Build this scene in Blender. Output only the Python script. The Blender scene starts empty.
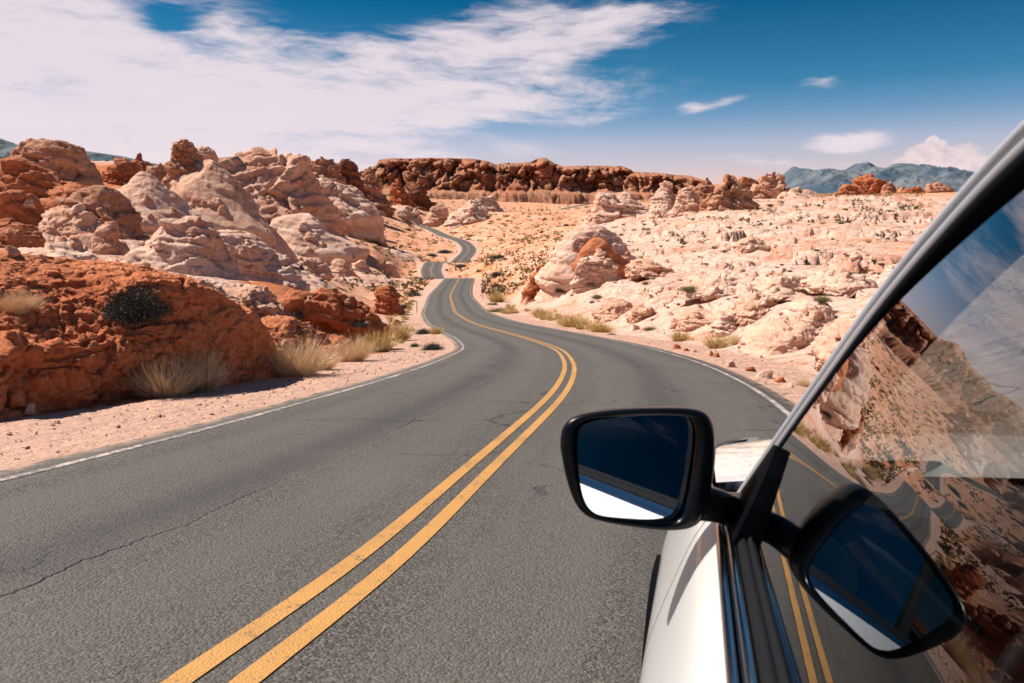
import bpy, bmesh, math, random
import numpy as np
from mathutils import Vector, Matrix
random.seed(7)
R_ = math.radians
scene = bpy.context.scene
COL = scene.collection

# ------------------------------------------------------------------ camera, sky, sun, exposure
FPX, CX, CY, HOR = 760.0, 512.0, 341.5, 212.0          # focal length in pixels of a 1024 px wide frame
PITCH = math.atan((CY - HOR) / FPX)
CP, SP = math.cos(PITCH), math.sin(PITCH)
cam_d = bpy.data.cameras.new('camera')
cam = bpy.data.objects.new('camera', cam_d); COL.objects.link(cam)
cam_d.sensor_width = 36.0
cam_d.lens = 36.0 * FPX / 1024.0
cam.location = (0, 0, 0)
cam.rotation_euler = (math.pi / 2 - PITCH, 0, 0)
cam_d.clip_start = 0.02
cam_d.clip_end = 60000
cam_d.dof.use_dof = True
cam_d.dof.focus_distance = 3.2
cam_d.dof.aperture_fstop = 9.0
scene.camera = cam

SUN_AZ, SUN_EL = -73.0, 51.0                             # azimuth from +Y towards +X, elevation
sd = bpy.data.lights.new('sun', 'SUN'); sd.energy = 5.0; sd.angle = R_(0.53); sd.color = (1.0, 0.93, 0.84)
sun = bpy.data.objects.new('sun', sd); COL.objects.link(sun)
sv = Vector((math.sin(R_(SUN_AZ)) * math.cos(R_(SUN_EL)), math.cos(R_(SUN_AZ)) * math.cos(R_(SUN_EL)), math.sin(R_(SUN_EL))))
sun.rotation_euler = sv.to_track_quat('Z', 'Y').to_euler()
scene.view_settings.view_transform = 'Standard'
scene.view_settings.look = 'None'
scene.view_settings.exposure = 0.62
scene.view_settings.gamma = 1.0
scene.view_settings.use_curve_mapping = False
scene.cycles.use_denoising = True
scene.cycles.use_adaptive_sampling = True
scene.cycles.adaptive_threshold = 0.02
scene.cycles.max_bounces = 8
scene.cycles.diffuse_bounces = 3
scene.cycles.glossy_bounces = 5
scene.cycles.transparent_max_bounces = 12


def ray(px, py):
    a, b = (px - CX) / FPX, -(py - CY) / FPX
    return np.array([a, b * SP + CP, b * CP - SP])


def at(px, py, Y):
    r = ray(px, py)
    return r * (Y / r[1])


def azel(px, py):
    r = ray(px, py); r = r / np.linalg.norm(r)
    return math.atan2(r[0], r[1]), math.asin(r[2])


class NG:
    """tiny node-graph helper"""
    def __init__(s, tree):
        s.t = tree; s.n = tree.nodes; s.l = tree.links

    def new(s, typ, **kw):
        n = s.n.new(typ)
        for k, v in kw.items():
            setattr(n, k, v)
        return n

    def put(s, sock, v):
        if isinstance(v, bpy.types.NodeSocket):
            s.l.new(v, sock)
        elif isinstance(v, (int, float)):
            sock.default_value = v if sock.type in ('VALUE', 'INT') else (v, v, v, 1)[:len(sock.default_value)]
        else:
            v = tuple(v)
            if sock.type == 'RGBA' and len(v) == 3: v = v + (1,)
            sock.default_value = v

    def m(s, op, a, b=0.0, c=0.0, clamp=False):
        n = s.new('ShaderNodeMath', operation=op); n.use_clamp = clamp
        s.put(n.inputs[0], a); s.put(n.inputs[1], b); s.put(n.inputs[2], c)
        return n.outputs[0]

    def vm(s, op, a, b=(0, 0, 0)):
        n = s.new('ShaderNodeVectorMath', operation=op)
        s.put(n.inputs[0], a)
        if op == 'SCALE': s.put(n.inputs['Scale'], b)
        else: s.put(n.inputs[1], b)
        return n.outputs[0]

    def mix(s, fac, a, b, mode='MIX'):
        n = s.new('ShaderNodeMix', data_type='RGBA', blend_type=mode)
        s.put(n.inputs['Factor'], fac); s.put(n.inputs[6], a); s.put(n.inputs[7], b)
        return n.outputs[2]

    def ss(s, v, lo, hi):
        n = s.new('ShaderNodeMapRange', interpolation_type='SMOOTHSTEP')
        s.put(n.inputs[0], v); n.inputs[1].default_value = lo; n.inputs[2].default_value = hi
        n.inputs[3].default_value = 0; n.inputs[4].default_value = 1
        return n.outputs[0]

    def noise(s, vec, scale, detail=4.0, rough=0.55, out='Fac', dist=0.0):
        n = s.new('ShaderNodeTexNoise'); n.noise_dimensions = '3D'
        if vec is not None: s.put(n.inputs['Vector'], vec)
        n.inputs['Scale'].default_value = scale; n.inputs['Detail'].default_value = detail
        n.inputs['Roughness'].default_value = rough; n.inputs['Distortion'].default_value = dist
        return n.outputs[out]

    def voro(s, vec, scale, feature='F1', out='Distance', rnd=1.0):
        n = s.new('ShaderNodeTexVoronoi', feature=feature)
        if vec is not None: s.put(n.inputs['Vector'], vec)
        n.inputs['Scale'].default_value = scale; n.inputs['Randomness'].default_value = rnd
        return n.outputs[out]

    def ramp(s, fac, stops, interp='LINEAR'):
        n = s.new('ShaderNodeValToRGB'); n.color_ramp.interpolation = interp
        e = n.color_ramp.elements
        while len(e) < len(stops): e.new(0.5)
        for q, (p, c) in zip(e, stops):
            q.position = p; q.color = tuple(c) + (1,) if len(c) == 3 else c
        s.put(n.inputs[0], fac)
        return n.outputs[0]

    def xyz(s, x, y, z=0.0):
        n = s.new('ShaderNodeCombineXYZ')
        s.put(n.inputs[0], x); s.put(n.inputs[1], y); s.put(n.inputs[2], z)
        return n.outputs[0]

    def sep(s, v):
        n = s.new('ShaderNodeSeparateXYZ'); s.put(n.inputs[0], v)
        return n.outputs


# ---- sky
world = bpy.data.worlds.new('World'); scene.world = world
world.use_nodes = True
g = NG(world.node_tree); g.n.clear()
sky = g.new('ShaderNodeTexSky', sky_type='NISHITA')
sky.sun_disc = False
sky.sun_elevation = R_(SUN_EL); sky.sun_rotation = R_(SUN_AZ)
sky.altitude = 700; sky.air_density = 1.0; sky.dust_density = 0.6; sky.ozone_density = 2.0
tc = g.new('ShaderNodeTexCoord')
d = g.vm('NORMALIZE', tc.outputs['Generated'])
dx, dy, dz = g.sep(d)
el = g.m('MULTIPLY', g.m('ARCSINE', dz), 57.29578)
az = g.m('MULTIPLY', g.m('ARCTAN2', dx, dy), 57.29578)
# the deep polarised blue of the photograph: clear air tint by elevation
tint = g.ramp(g.m('DIVIDE', el, 40.0, clamp=True), [
    (0.0, (1.45, 0.98, 1.02)), (0.05, (1.42, 0.93, 0.99)), (0.12, (1.06, 0.87, 0.97)), (0.17, (0.50, 0.68, 0.84)), (0.22, (0.18, 0.54, 0.70)),
    (0.36, (0.015, 0.34, 0.50)), (0.7, (0.015, 0.32, 0.50)), (1.0, (0.06, 0.38, 0.56))])
base = g.mix(1.0, sky.outputs[0], tint, 'MULTIPLY')
# clouds, in azimuth / elevation
wv = g.xyz(g.m('MULTIPLY', az, 0.045), g.m('MULTIPLY', el, 0.13), 3.7)
w1 = g.noise(wv, 1.6, 5, 0.55, 'Color')
warp = g.vm('SUBTRACT', w1, (0.5, 0.5, 0.5))
wx, wy, wz = g.sep(warp)
azw = g.m('ADD', az, g.m('MULTIPLY', wx, 7.0))
elw = g.m('ADD', el, g.m('MULTIPLY', wy, 3.0))


def blob(px, py, sx, sy, rot=0.0, amp=1.0):
    a0, e0 = azel(px, py); a0 = math.degrees(a0); e0 = math.degrees(e0)
    k = 57.3 / FPX
    c, s_ = math.cos(R_(rot)), math.sin(R_(rot))
    u = g.m('SUBTRACT', azw, a0); v = g.m('SUBTRACT', elw, e0)
    uu = g.m('DIVIDE', g.m('ADD', g.m('MULTIPLY', u, c), g.m('MULTIPLY', v, s_)), sx * k)
    vv = g.m('DIVIDE', g.m('SUBTRACT', g.m('MULTIPLY', v, c), g.m('MULTIPLY', u, s_)), sy * k)
    r2 = g.m('ADD', g.m('MULTIPLY', uu, uu), g.m('MULTIPLY', vv, vv))
    return g.m('MULTIPLY', g.m('EXPONENT', g.m('MULTIPLY', r2, -1.0)), amp)


tot = None
for b in [(60, 70, 130, 60, 0, 1.25), (40, 15, 80, 30, 0, .75), (200, 105, 190, 34, 0, 1.5), (330, 105, 150, 28, 0, 1.25),
          (440, 98, 140, 24, 3, 1.15), (520, 40, 110, 18, 6, 1.25), (590, 36, 50, 14, 14, .8), (410, 55, 70, 8, 8, .7), (490, 14, 40, 10, 10, .6),
          (300, 48, 70, 11, -6, .9), (120, 150, 230, 34, 0, .95), (-120, 60, 160, 90, 0, 1.0),
          (168, 25, 28, 16, 0, -.95), (330, 56, 70, 9, -4, -.5), (-5, 115, 40, 12, -12, -.6), (470, 128, 120, 10, 0, -.5),
          (842, 136, 30, 6.5, 4, 1.3), (712, 105, 26, 4, 14, .75), (690, 107, 10, 4, 10, .6), (830, 80, 20, 4, 0, .35), (760, 158, 70, 5, 0, .3)]:
    q = blob(*b); tot = q if tot is None else g.m('ADD', tot, q)
tot = g.m('MULTIPLY', g.m('SUBTRACT', 1.0, g.m('EXPONENT', g.m('MULTIPLY', tot, -1.25))), 2.1)
fine = g.noise(g.xyz(g.m('MULTIPLY', azw, 0.085), g.m('MULTIPLY', elw, 0.42), 1.0), 2.2, 8, 0.62)
dens = g.m('ADD', g.m('MULTIPLY', tot, .76), g.m('MULTIPLY', g.m('MULTIPLY', g.m('SUBTRACT', fine, 0.5), 2.9), g.m('ADD', g.m('MULTIPLY', tot, 1.6), .05, clamp=True)))
cl1 = g.m('MULTIPLY', g.ss(dens, 0.12, 1.5), 0.92)
# cirrus streaks higher up, all round the sky
st = g.noise(g.xyz(g.m('MULTIPLY', azw, 0.06), g.m('MULTIPLY', elw, 0.11), 7.0), 1.3, 8, 0.62, dist=0.6)
hi = g.m('MULTIPLY', g.m('MULTIPLY', g.ss(st, 0.52, 0.74), g.ss(el, 17.0, 26.0)), 0.75)
# low cumulus bank on the right
k = 57.3 / FPX
cum = None
for (px, py, r) in [(925, 158, 13), (935, 148, 9), (918, 164, 15), (945, 166, 16), (962, 166, 11), (966, 156, 7), (905, 170, 13), (980, 172, 14), (995, 170, 12), (955, 176, 26), (932, 142, 6)]:
    a0, e0 = azel(px, py)
    u = g.m('SUBTRACT', az, math.degrees(a0)); v = g.m('SUBTRACT', el, math.degrees(e0))
    dd = g.m('DIVIDE', g.m('SQRT', g.m('ADD', g.m('MULTIPLY', u, u), g.m('MULTIPLY', v, v))), r * k)
    cum = dd if cum is None else g.m('SMOOTH_MIN', cum, dd, 0.25)
cn = g.noise(g.xyz(az, el, 2.0), 1.6, 6, 0.6)
cu = g.ss(g.m('ADD', cum, g.m('MULTIPLY', g.m('SUBTRACT', cn, 0.5), 1.1)), 1.08, 0.80)
cloudc = g.mix(g.m('MULTIPLY', fine, 0.8, clamp=True), (7.6, 6.5, 7.0), (8.4, 7.5, 7.9))
cumc = g.mix(g.ss(g.m('ADD', cn, g.m('MULTIPLY', el, 0.05)), 0.35, 0.85), (6.2, 5.0, 5.4), (8.2, 6.8, 6.9))
c0 = g.mix(g.m('MULTIPLY', cu, 0.93), base, cumc)
c1 = g.mix(g.m('MAXIMUM', cl1, hi), c0, cloudc)
world.cycles.sampling_method = 'MANUAL'; world.cycles.sample_map_resolution = 512
bg = g.new('ShaderNodeBackground'); g.put(bg.inputs['Color'], c1); bg.inputs['Strength'].default_value = 0.070
wo = g.new('ShaderNodeOutputWorld'); g.l.new(bg.outputs[0], wo.inputs['Surface'])

# ------------------------------------------------------------------ numpy noise
def _h(ix, iy, iz, seed):
    n = (ix.astype(np.uint32) * np.uint32(374761393) + iy.astype(np.uint32) * np.uint32(668265263)
         + iz.astype(np.uint32) * np.uint32(2147483647) + np.uint32((seed * 144665 + 1013) & 0xffffffff))
    n = (n ^ (n >> np.uint32(13))) * np.uint32(1274126177)
    n = n ^ (n >> np.uint32(16))
    n = n * np.uint32(2246822519)
    return n ^ (n >> np.uint32(15))


def vnoise(p, seed=0):
    """smooth gradient-like value noise in -1..1 (3D)"""
    i = np.floor(p).astype(np.int64); f = (p - i).astype(np.float32)
    w = f * f * f * (f * (f * 6 - 15) + 10)
    r = np.zeros(len(p), np.float32)
    for a in (0, 1):
        for b in (0, 1):
            for c in (0, 1):
                h = _h(i[:, 0] + a, i[:, 1] + b, i[:, 2] + c, seed)
                gx = ((h & np.uint32(1023)).astype(np.float32) / 511.5 - 1)
                gy = (((h >> np.uint32(10)) & np.uint32(1023)).astype(np.float32) / 511.5 - 1)
                gz = (((h >> np.uint32(20)) & np.uint32(1023)).astype(np.float32) / 511.5 - 1)
                dot = gx * (f[:, 0] - a) + gy * (f[:, 1] - b) + gz * (f[:, 2] - c)
                ww = (w[:, 0] if a else 1 - w[:, 0]) * (w[:, 1] if b else 1 - w[:, 1]) * (w[:, 2] if c else 1 - w[:, 2])
                r += ww * dot
    return r * 1.25


def fbm(p, octv=4, seed=0, gain=0.5, ridged=False):
    p = np.asarray(p, np.float64); a = 1.0; s = 0; t = np.zeros(len(p), np.float32); f = 1.0
    for o in range(octv):
        n = vnoise(p * f + 17.3 * o, seed + o)
        if ridged: n = 1 - 2 * np.abs(n)
        t += a * n; s += a; a *= gain; f *= 2.03
    return t / s * 1.3


def voro3(p, seed=0, dims=3):
    """F1, F2-F1, cell random 0..1"""
    p = np.asarray(p, np.float64)
    i = np.floor(p).astype(np.int64); f = (p - i).astype(np.float32)
    f1 = np.full(len(p), 9.0, np.float32); f2 = f1.copy(); cid = np.zeros(len(p), np.float32)
    for a in (-1, 0, 1):
        for b in (-1, 0, 1):
            for c in ((-1, 0, 1) if dims == 3 else (0,)):
                h = _h(i[:, 0] + a, i[:, 1] + b, i[:, 2] + c, seed)
                qx = (h & np.uint32(1023)).astype(np.float32) / 1023
                qy = ((h >> np.uint32(10)) & np.uint32(1023)).astype(np.float32) / 1023
                qz = ((h >> np.uint32(20)) & np.uint32(1023)).astype(np.float32) / 1023 if dims == 3 else 0.5
                d2 = (a + qx - f[:, 0]) ** 2 + (b + qy - f[:, 1]) ** 2
                if dims == 3: d2 = d2 + (c + qz - f[:, 2]) ** 2
                m1 = d2 < f1
                f2 = np.where(m1, f1, np.minimum(f2, d2))
                cid = np.where(m1, ((h >> np.uint32(3)) & np.uint32(8191)).astype(np.float32) / 8191, cid)
                f1 = np.where(m1, d2, f1)
    f1 = np.sqrt(f1); f2 = np.sqrt(f2)
    return f1, f2 - f1, cid


def facet(p, seed=0, dims=3, tilt=1.0):
    """broken faces: every joint block gets its own level and its own tilt; returns value about -1..1 and the joint distance"""
    p = np.asarray(p, np.float64)
    i = np.floor(p).astype(np.int64); f = (p - i).astype(np.float32)
    f1 = np.full(len(p), 9.0, np.float32); f2 = f1.copy(); val = np.zeros(len(p), np.float32)
    for a in (-1, 0, 1):
        for b in (-1, 0, 1):
            for c in ((-1, 0, 1) if dims == 3 else (0,)):
                h = _h(i[:, 0] + a, i[:, 1] + b, i[:, 2] + c, seed)
                ex = a + (h & np.uint32(1023)).astype(np.float32) / 1023 - f[:, 0]
                ey = b + ((h >> np.uint32(10)) & np.uint32(1023)).astype(np.float32) / 1023 - f[:, 1]
                ez = (c + ((h >> np.uint32(20)) & np.uint32(1023)).astype(np.float32) / 1023 - f[:, 2]) if dims == 3 else 0 * ex
                d2 = ex * ex + ey * ey + ez * ez
                h2 = (h ^ (h >> np.uint32(7))) * np.uint32(2654435761)
                tx = (h2 & np.uint32(1023)).astype(np.float32) / 511.5 - 1; ty = ((h2 >> np.uint32(10)) & np.uint32(1023)).astype(np.float32) / 511.5 - 1
                tz = ((h2 >> np.uint32(20)) & np.uint32(1023)).astype(np.float32) / 511.5 - 1
                v = (((h >> np.uint32(5)) & np.uint32(2047)).astype(np.float32) / 1023.5 - 1) * .7 + tilt * (ex * tx + ey * ty + ez * tz)
                m1 = d2 < f1
                f2 = np.where(m1, f1, np.minimum(f2, d2)); val = np.where(m1, v, val); f1 = np.where(m1, d2, f1)
    return val, np.sqrt(f2) - np.sqrt(f1)


def sst(x, a, b):
    t = np.clip((x - a) / (b - a), 0, 1)
    return t * t * (3 - 2 * t)

# ------------------------------------------------------------------ mesh helpers
def mesh_np(name, V, F, mat=None, parent=None, smooth=True, link=True):
    """V (n,3); F (m,4) or (m,3) int arrays"""
    V = np.asarray(V, np.float32); F = np.asarray(F, np.int32)
    me = bpy.data.meshes.new(name)
    me.vertices.add(len(V)); me.vertices.foreach_set('co', V.ravel())
    k = F.shape[1]
    me.loops.add(F.size); me.loops.foreach_set('vertex_index', F.ravel())
    me.polygons.add(len(F)); me.polygons.foreach_set('loop_start', np.arange(0, F.size, k, dtype=np.int32))
    me.polygons.foreach_set('use_smooth', np.full(len(F), smooth, bool))
    me.update(calc_edges=True)
    if mat: me.materials.append(mat)
    o = bpy.data.objects.new(name, me)
    if link: COL.objects.link(o)
    if parent is not None: o.parent = parent
    return o


def set_attr(o, name, arr):
    a = o.data.attributes.new(name, 'FLOAT', 'POINT')
    a.data.foreach_set('value', np.asarray(arr, np.float32))


def grid_faces(nu, nv, wrap_u=False):
    i, j = np.meshgrid(np.arange(nu if wrap_u else nu - 1), np.arange(nv - 1), indexing='ij')
    i2 = (i + 1) % nu
    return np.stack([i * nv + j, i2 * nv + j, i2 * nv + j + 1, i * nv + j + 1], -1).reshape(-1, 4)


def tag(o, label=None, cat=None, group=None, kind=None):
    if label: o['label'] = label
    if cat: o['category'] = cat
    if group: o['group'] = group
    if kind: o['kind'] = kind
    return o


def empty(name, loc=(0, 0, 0), rz=0.0):
    e = bpy.data.objects.new(name, None); COL.objects.link(e)
    e.location = loc; e.rotation_euler = (0, 0, rz); e.empty_display_size = 0.2
    return e


ICO = {}
def ico(n):
    if n not in ICO:
        bm = bmesh.new(); bmesh.ops.create_icosphere(bm, subdivisions=n, radius=1.0)
        bm.verts.ensure_lookup_table()
        V = np.array([v.co[:] for v in bm.verts]); F = np.array([[v.index for v in f.verts] for f in bm.faces]); bm.free()
        ICO[n] = (V, F)
    return ICO[n]

# ------------------------------------------------------------------ materials
def new_mat(name):
    m = bpy.data.materials.new(name); m.use_nodes = True
    g = NG(m.node_tree); g.n.clear()
    out = g.new('ShaderNodeOutputMaterial'); b = g.new('ShaderNodeBsdfPrincipled')
    g.l.new(b.outputs[0], out.inputs[0])
    return m, g, b


def bump(g, b, h, strength=0.5, dist=0.1):
    n = g.new('ShaderNodeBump'); n.inputs['Strength'].default_value = strength; n.inputs['Distance'].default_value = dist
    g.put(n.inputs['Height'], h); g.l.new(n.outputs[0], b.inputs['Normal'])
    return n


def simple(name, col, rough=0.5, metal=0.0, coat=0.0, spec=0.5, var=0.0):
    m, g, b = new_mat(name)
    b.inputs['Roughness'].default_value = rough; b.inputs['Metallic'].default_value = metal
    b.inputs['Coat Weight'].default_value = coat; b.inputs['Coat Roughness'].default_value = 0.03
    b.inputs['Specular IOR Level'].default_value = spec
    if var:
        tcn = g.new('ShaderNodeTexCoord')
        n = g.noise(tcn.outputs['Object'], 9.0, 4)
        g.put(b.inputs['Base Color'], g.mix(n, tuple(c * (1 - var) for c in col), tuple(min(1, c * (1 + var)) for c in col)))
    else:
        g.put(b.inputs['Base Color'], col)
    return m


def sandstone(name, light, mid, dark, red, unit=1.0, strata=(0.08, 0.05, 1.0), bump_s=0.6, redness=0.35, bdist=0.16):
    """weathered sandstone: beds, blotches of iron stain, pits and cracks. unit = size of its features in metres"""
    m, g, b = new_mat(name)
    geo = g.new('ShaderNodeNewGeometry'); P = g.vm('SCALE', geo.outputs['Position'], 1.0 / unit)
    big = g.noise(P, 0.16, 4, 0.6)
    med = g.noise(P, 0.9, 6, 0.62)
    fin = g.noise(P, 6.0, 6, 0.7)
    wp = g.vm('ADD', P, g.vm('SCALE', g.noise(P, 0.35, 3, 0.5, 'Color'), 1.6))
    lay = g.new('ShaderNodeVectorMath', operation='DOT_PRODUCT')
    g.put(lay.inputs[0], wp); lay.inputs[1].default_value = strata
    sx, sy, sz = g.sep(P)
    bands = g.noise(g.xyz(g.m('MULTIPLY', lay.outputs['Value'], 1.0), g.m('MULTIPLY', sx, .07), g.m('MULTIPLY', sy, .07)), 2.6, 6, 0.72)
    c = g.mix(g.ss(med, 0.30, 0.66), dark, mid)
    c = g.mix(g.ss(g.m('ADD', g.m('MULTIPLY', fin, 0.5), g.m('MULTIPLY', bands, 0.5)), 0.40, 0.60), c, light)
    c = g.mix(g.m('MULTIPLY', g.ss(g.m('ADD', g.m('MULTIPLY', big, 0.55), g.m('MULTIPLY', bands, 0.45)), 0.47, 0.60), redness), c, red)
    ck = g.voro(g.vm('MULTIPLY', wp, (.6, .6, 1.3)), 0.6, 'DISTANCE_TO_EDGE')
    crack = g.ss(ck, 0.0, 0.022)
    c = g.mix(g.m('MULTIPLY', g.m('SUBTRACT', 1.0, crack), 0.28), c, tuple(0.45 * q for q in red))
    g.put(b.inputs['Base Color'], c)
    b.inputs['Roughness'].default_value = 0.92; b.inputs['Specular IOR Level'].default_value = 0.15
    h = g.m('ADD', g.m('MULTIPLY', med, 0.9), g.m('MULTIPLY', fin, 0.35))
    h = g.m('ADD', h, g.m('MULTIPLY', bands, 0.95))
    h = g.m('ADD', h, g.m('MULTIPLY', crack, 0.14))
    bump(g, b, h, bump_s, bdist * unit)
    return m


PALE = dict(light=(.70, .49, .385), mid=(.64, .395, .285), dark=(.53, .285, .185), red=(.47, .165, .075))
PINK = dict(light=(.68, .44, .32), mid=(.60, .33, .215), dark=(.42, .18, .10), red=(.40, .115, .048))
REDC = dict(light=(.50, .20, .095), mid=(.42, .13, .052), dark=(.28, .074, .03), red=(.34, .072, .026))
BROWN = dict(light=(.53, .30, .195), mid=(.43, .19, .105), dark=(.26, .10, .052), red=(.35, .10, .042))
DARKR = dict(light=(.27, .12, .07), mid=(.21, .078, .042), dark=(.12, .045, .026), red=(.20, .058, .026))
M = {}
for nm, pal in (('pale', PALE), ('pink', PINK), ('red', REDC), ('brown', BROWN), ('dark', DARKR)):
    M[nm + '_near'] = sandstone(nm + ' sandstone', unit=0.9, **pal)
    M[nm + '_mid'] = sandstone(nm + ' sandstone outcrop', unit=3.2, **pal)
    M[nm + '_far'] = sandstone(nm + ' sandstone cliff', unit=18.0, **pal)
M['mesa'] = sandstone('varnished mesa rock', unit=16.0, light=(.46, .235, .14), mid=(.33, .135, .07), dark=(.15, .062, .04), red=(.36, .11, .05), redness=.6)
mm_, g, b = new_mat('haze blue mountain rock')
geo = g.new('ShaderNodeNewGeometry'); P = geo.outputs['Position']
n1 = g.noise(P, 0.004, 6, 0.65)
g.put(b.inputs['Base Color'], g.mix(g.ss(n1, .35, .65), (.062, .098, .135), (.185, .20, .215)))  # blue of distant haze painted into the rock colour, no air volume
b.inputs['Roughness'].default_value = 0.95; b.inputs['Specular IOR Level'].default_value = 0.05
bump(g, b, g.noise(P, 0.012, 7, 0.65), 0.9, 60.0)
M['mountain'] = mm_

# ------------------------------------------------------------------ road centreline
RS = 1.1
near_c = np.array([[-1.08, 1.74, -1.41], [-.84, 2.62, -1.53], [-.61, 3.51, -1.66], [-.46, 4.46, -1.79], [-.30, 5.44, -1.93], [-.11, 6.51, -2.09],
                   [.11, 7.75, -2.25], [.40, 9.30, -2.44], [.77, 11.29, -2.66], [1.01, 13.72, -2.97], [1.31, 16.68, -3.34], [1.36, 20.21, -3.81],
                   [1.47, 24.47, -4.39], [.91, 29.92, -5.09], [.07, 36.89, -5.92], [-1.64, 45.73, -6.91], [-3.34, 56.94, -8.08], [-5.30, 71.25, -9.39],
                   [-7.05, 89.49, -10.79], [-9.14, 112.67, -12.18], [-10.60, 140.67, -13.52], [-12.16, 172.29, -14.83]]) * RS
back_c = np.array([[-9.0, -30.0, 2.6], [-6.2, -20.0, 1.35], [-3.9, -10.0, 0.06], [-2.75, -5.0, -.60], [-1.75, -1.0, -1.14]])
P2 = [at(431.5, 273.5, 262), at(432, 266.5, 284), at(436.5, 261.8, 305)]
hid1 = np.array([-20.5, 226, -23.2])
hid2 = np.array([-24.0, 327, -21.6])
P3 = [at(461.5, 259, 347), at(468.5, 251, 384), at(467.5, 246, 410), at(460.5, 240.8, 446), at(444.5, 235.6, 510), at(431, 229.2, 590), at(420.5, 224.8, 655)]
hid3 = at(440, 222.5, 730)
P4 = [at(498, 221.5, 780), at(523, 217.6, 840), at(550, 211.5, 920), at(584, 204.6, 1030), at(600, 203.6, 1200)]
CTRL = np.vstack([back_c, near_c, hid1, P2, hid2, P3, hid3, P4])


def spline(K, step):
    k = np.vstack([2 * K[0] - K[1], K, 2 * K[-1] - K[-2]]); out = []
    for i in range(len(K) - 1):
        a, b, c, e = k[i:i + 4]
        # centripetal-ish: tangents limited by neighbouring chord lengths
        lb = np.linalg.norm(c - b)
        t1 = (c - a) / max(np.linalg.norm(c - a), 1e-6) * lb; t2 = (e - b) / max(np.linalg.norm(e - b), 1e-6) * lb
        n = max(2, int(lb / step(np.linalg.norm(b[:2]))))
        u = (np.arange(n) / n)[:, None]
        out.append((2 * u**3 - 3 * u**2 + 1) * b + (u**3 - 2 * u**2 + u) * t1 + (-2 * u**3 + 3 * u**2) * c + (u**3 - u**2) * t2)
    out.append(K[-1:])
    return np.vstack(out)


CL = spline(CTRL, lambda r: 0.30 if r < 60 else (1.0 if r < 250 else 3.0))
_r = np.hypot(CL[:, 0], CL[:, 1]); _s = np.r_[0, np.cumsum(np.linalg.norm(np.diff(CL, axis=0), axis=1))]
_c = CL.copy()
for _i in range(len(CL)):
    if _r[_i] < 75:
        sg = .5 + .13 * _r[_i]; _w = np.exp(-.5 * ((_s - _s[_i]) / sg) ** 2); _w /= _w.sum()
        _q = (_w[:, None] * CL).sum(0); _w2 = np.exp(-.5 * ((_s - _s[_i]) / (sg * 1.414)) ** 2); _w2 /= _w2.sum()
        _c[_i] = 2 * _q - (_w2[:, None] * CL).sum(0)      # smoothing without pulling the bend inwards
CL = _c
T = np.gradient(CL[:, :2], axis=0); T /= np.linalg.norm(T, axis=1)[:, None]
NR = np.stack([T[:, 1], -T[:, 0]], 1)                     # towards the right of travel
S = np.r_[0, np.cumsum(np.linalg.norm(np.diff(CL, axis=0), axis=1))]
HALF = 3.3


def road_ribbon(name, offs, lift, mat, i0=0, i1=None, drop_edges=False):
    i1 = len(CL) if i1 is None else i1
    c, n, s = CL[i0:i1], NR[i0:i1], S[i0:i1]
    o = np.asarray(offs, float)
    V = np.zeros((len(c), len(o), 3))
    V[..., :2] = c[:, None, :2] + n[:, None, :] * o[None, :, None]
    V[..., 2] = c[:, None, 2] + lift
    if drop_edges: V[:, 0, 2] -= 0.12; V[:, -1, 2] -= 0.12
    ob = mesh_np(name, V.reshape(-1, 3), grid_faces(len(c), len(o))[:, ::-1], mat)
    uv = ob.data.uv_layers.new(name='UVMap')
    vi = np.empty(len(ob.data.loops), np.int32); ob.data.loops.foreach_get('vertex_index', vi)
    U = np.stack([np.broadcast_to(o, (len(c), len(o))), np.broadcast_to(s[:, None], (len(c), len(o)))], -1).reshape(-1, 2)
    uv.data.foreach_set('uv', U[vi].astype(np.float32).ravel())
    return ob


# asphalt
ma, g, b = new_mat('asphalt')
uvn = g.new('ShaderNodeUVMap'); uvn.uv_map = 'UVMap'
U = uvn.outputs[0]; ux, uy, _ = g.sep(U)
geo = g.new('ShaderNodeNewGeometry'); P = geo.outputs['Position']
agg = g.voro(P, 72.0, 'F1', 'Color'); aggx, _, _ = g.sep(agg)
agd = g.voro(P, 72.0, 'F1', 'Distance')
gr2 = g.noise(P, 26.0, 5, 0.7)
patch = g.noise(P, 0.55, 5, 0.6)
lon = g.noise(g.xyz(g.m('MULTIPLY', ux, 3.2), g.m('MULTIPLY', uy, 0.12), 0.0), 1.0, 5, 0.65)      # streaks along the lane
a_ = g.m('ABSOLUTE', g.m('SUBTRACT', g.m('ABSOLUTE', ux), 1.65))
track = g.ss(g.m('ABSOLUTE', g.m('SUBTRACT', a_, 0.82)), 0.50, 0.05)                               # polished wheel paths
oil = g.ss(a_, 0.45, 0.02)
c = g.mix(g.ss(aggx, 0.1, 0.95), (.017, .0165, .016), (.205, .176, .148))
c = g.mix(g.ss(g.m('ADD', g.m('MULTIPLY', gr2, .6), g.m('MULTIPLY', agd, .6)), .3, .8), c, (.078, .069, .060))
c = g.mix(g.m('MULTIPLY', g.ss(lon, .40, .66), .62), c, (.108, .097, .085))
c = g.mix(g.m('MULTIPLY', track, .48), c, (.115, .103, .090))
c = g.mix(g.m('MULTIPLY', oil, .58), c, (.050, .046, .042))
c = g.mix(g.m('MULTIPLY', g.ss(patch, .5, .75), .35), c, (.13, .115, .10))
ckv = g.vm('ADD', P, g.vm('SCALE', g.noise(P, 1.4, 5, .6, 'Color'), .9))
ck = g.voro(ckv, 0.33, 'DISTANCE_TO_EDGE')
ckm = g.m('MULTIPLY', g.ss(ck, 0.010, 0.0), g.ss(g.noise(P, 0.35, 2), .47, .58))
c = g.mix(g.m('MULTIPLY', ckm, .85), c, (.02, .018, .017))
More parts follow.
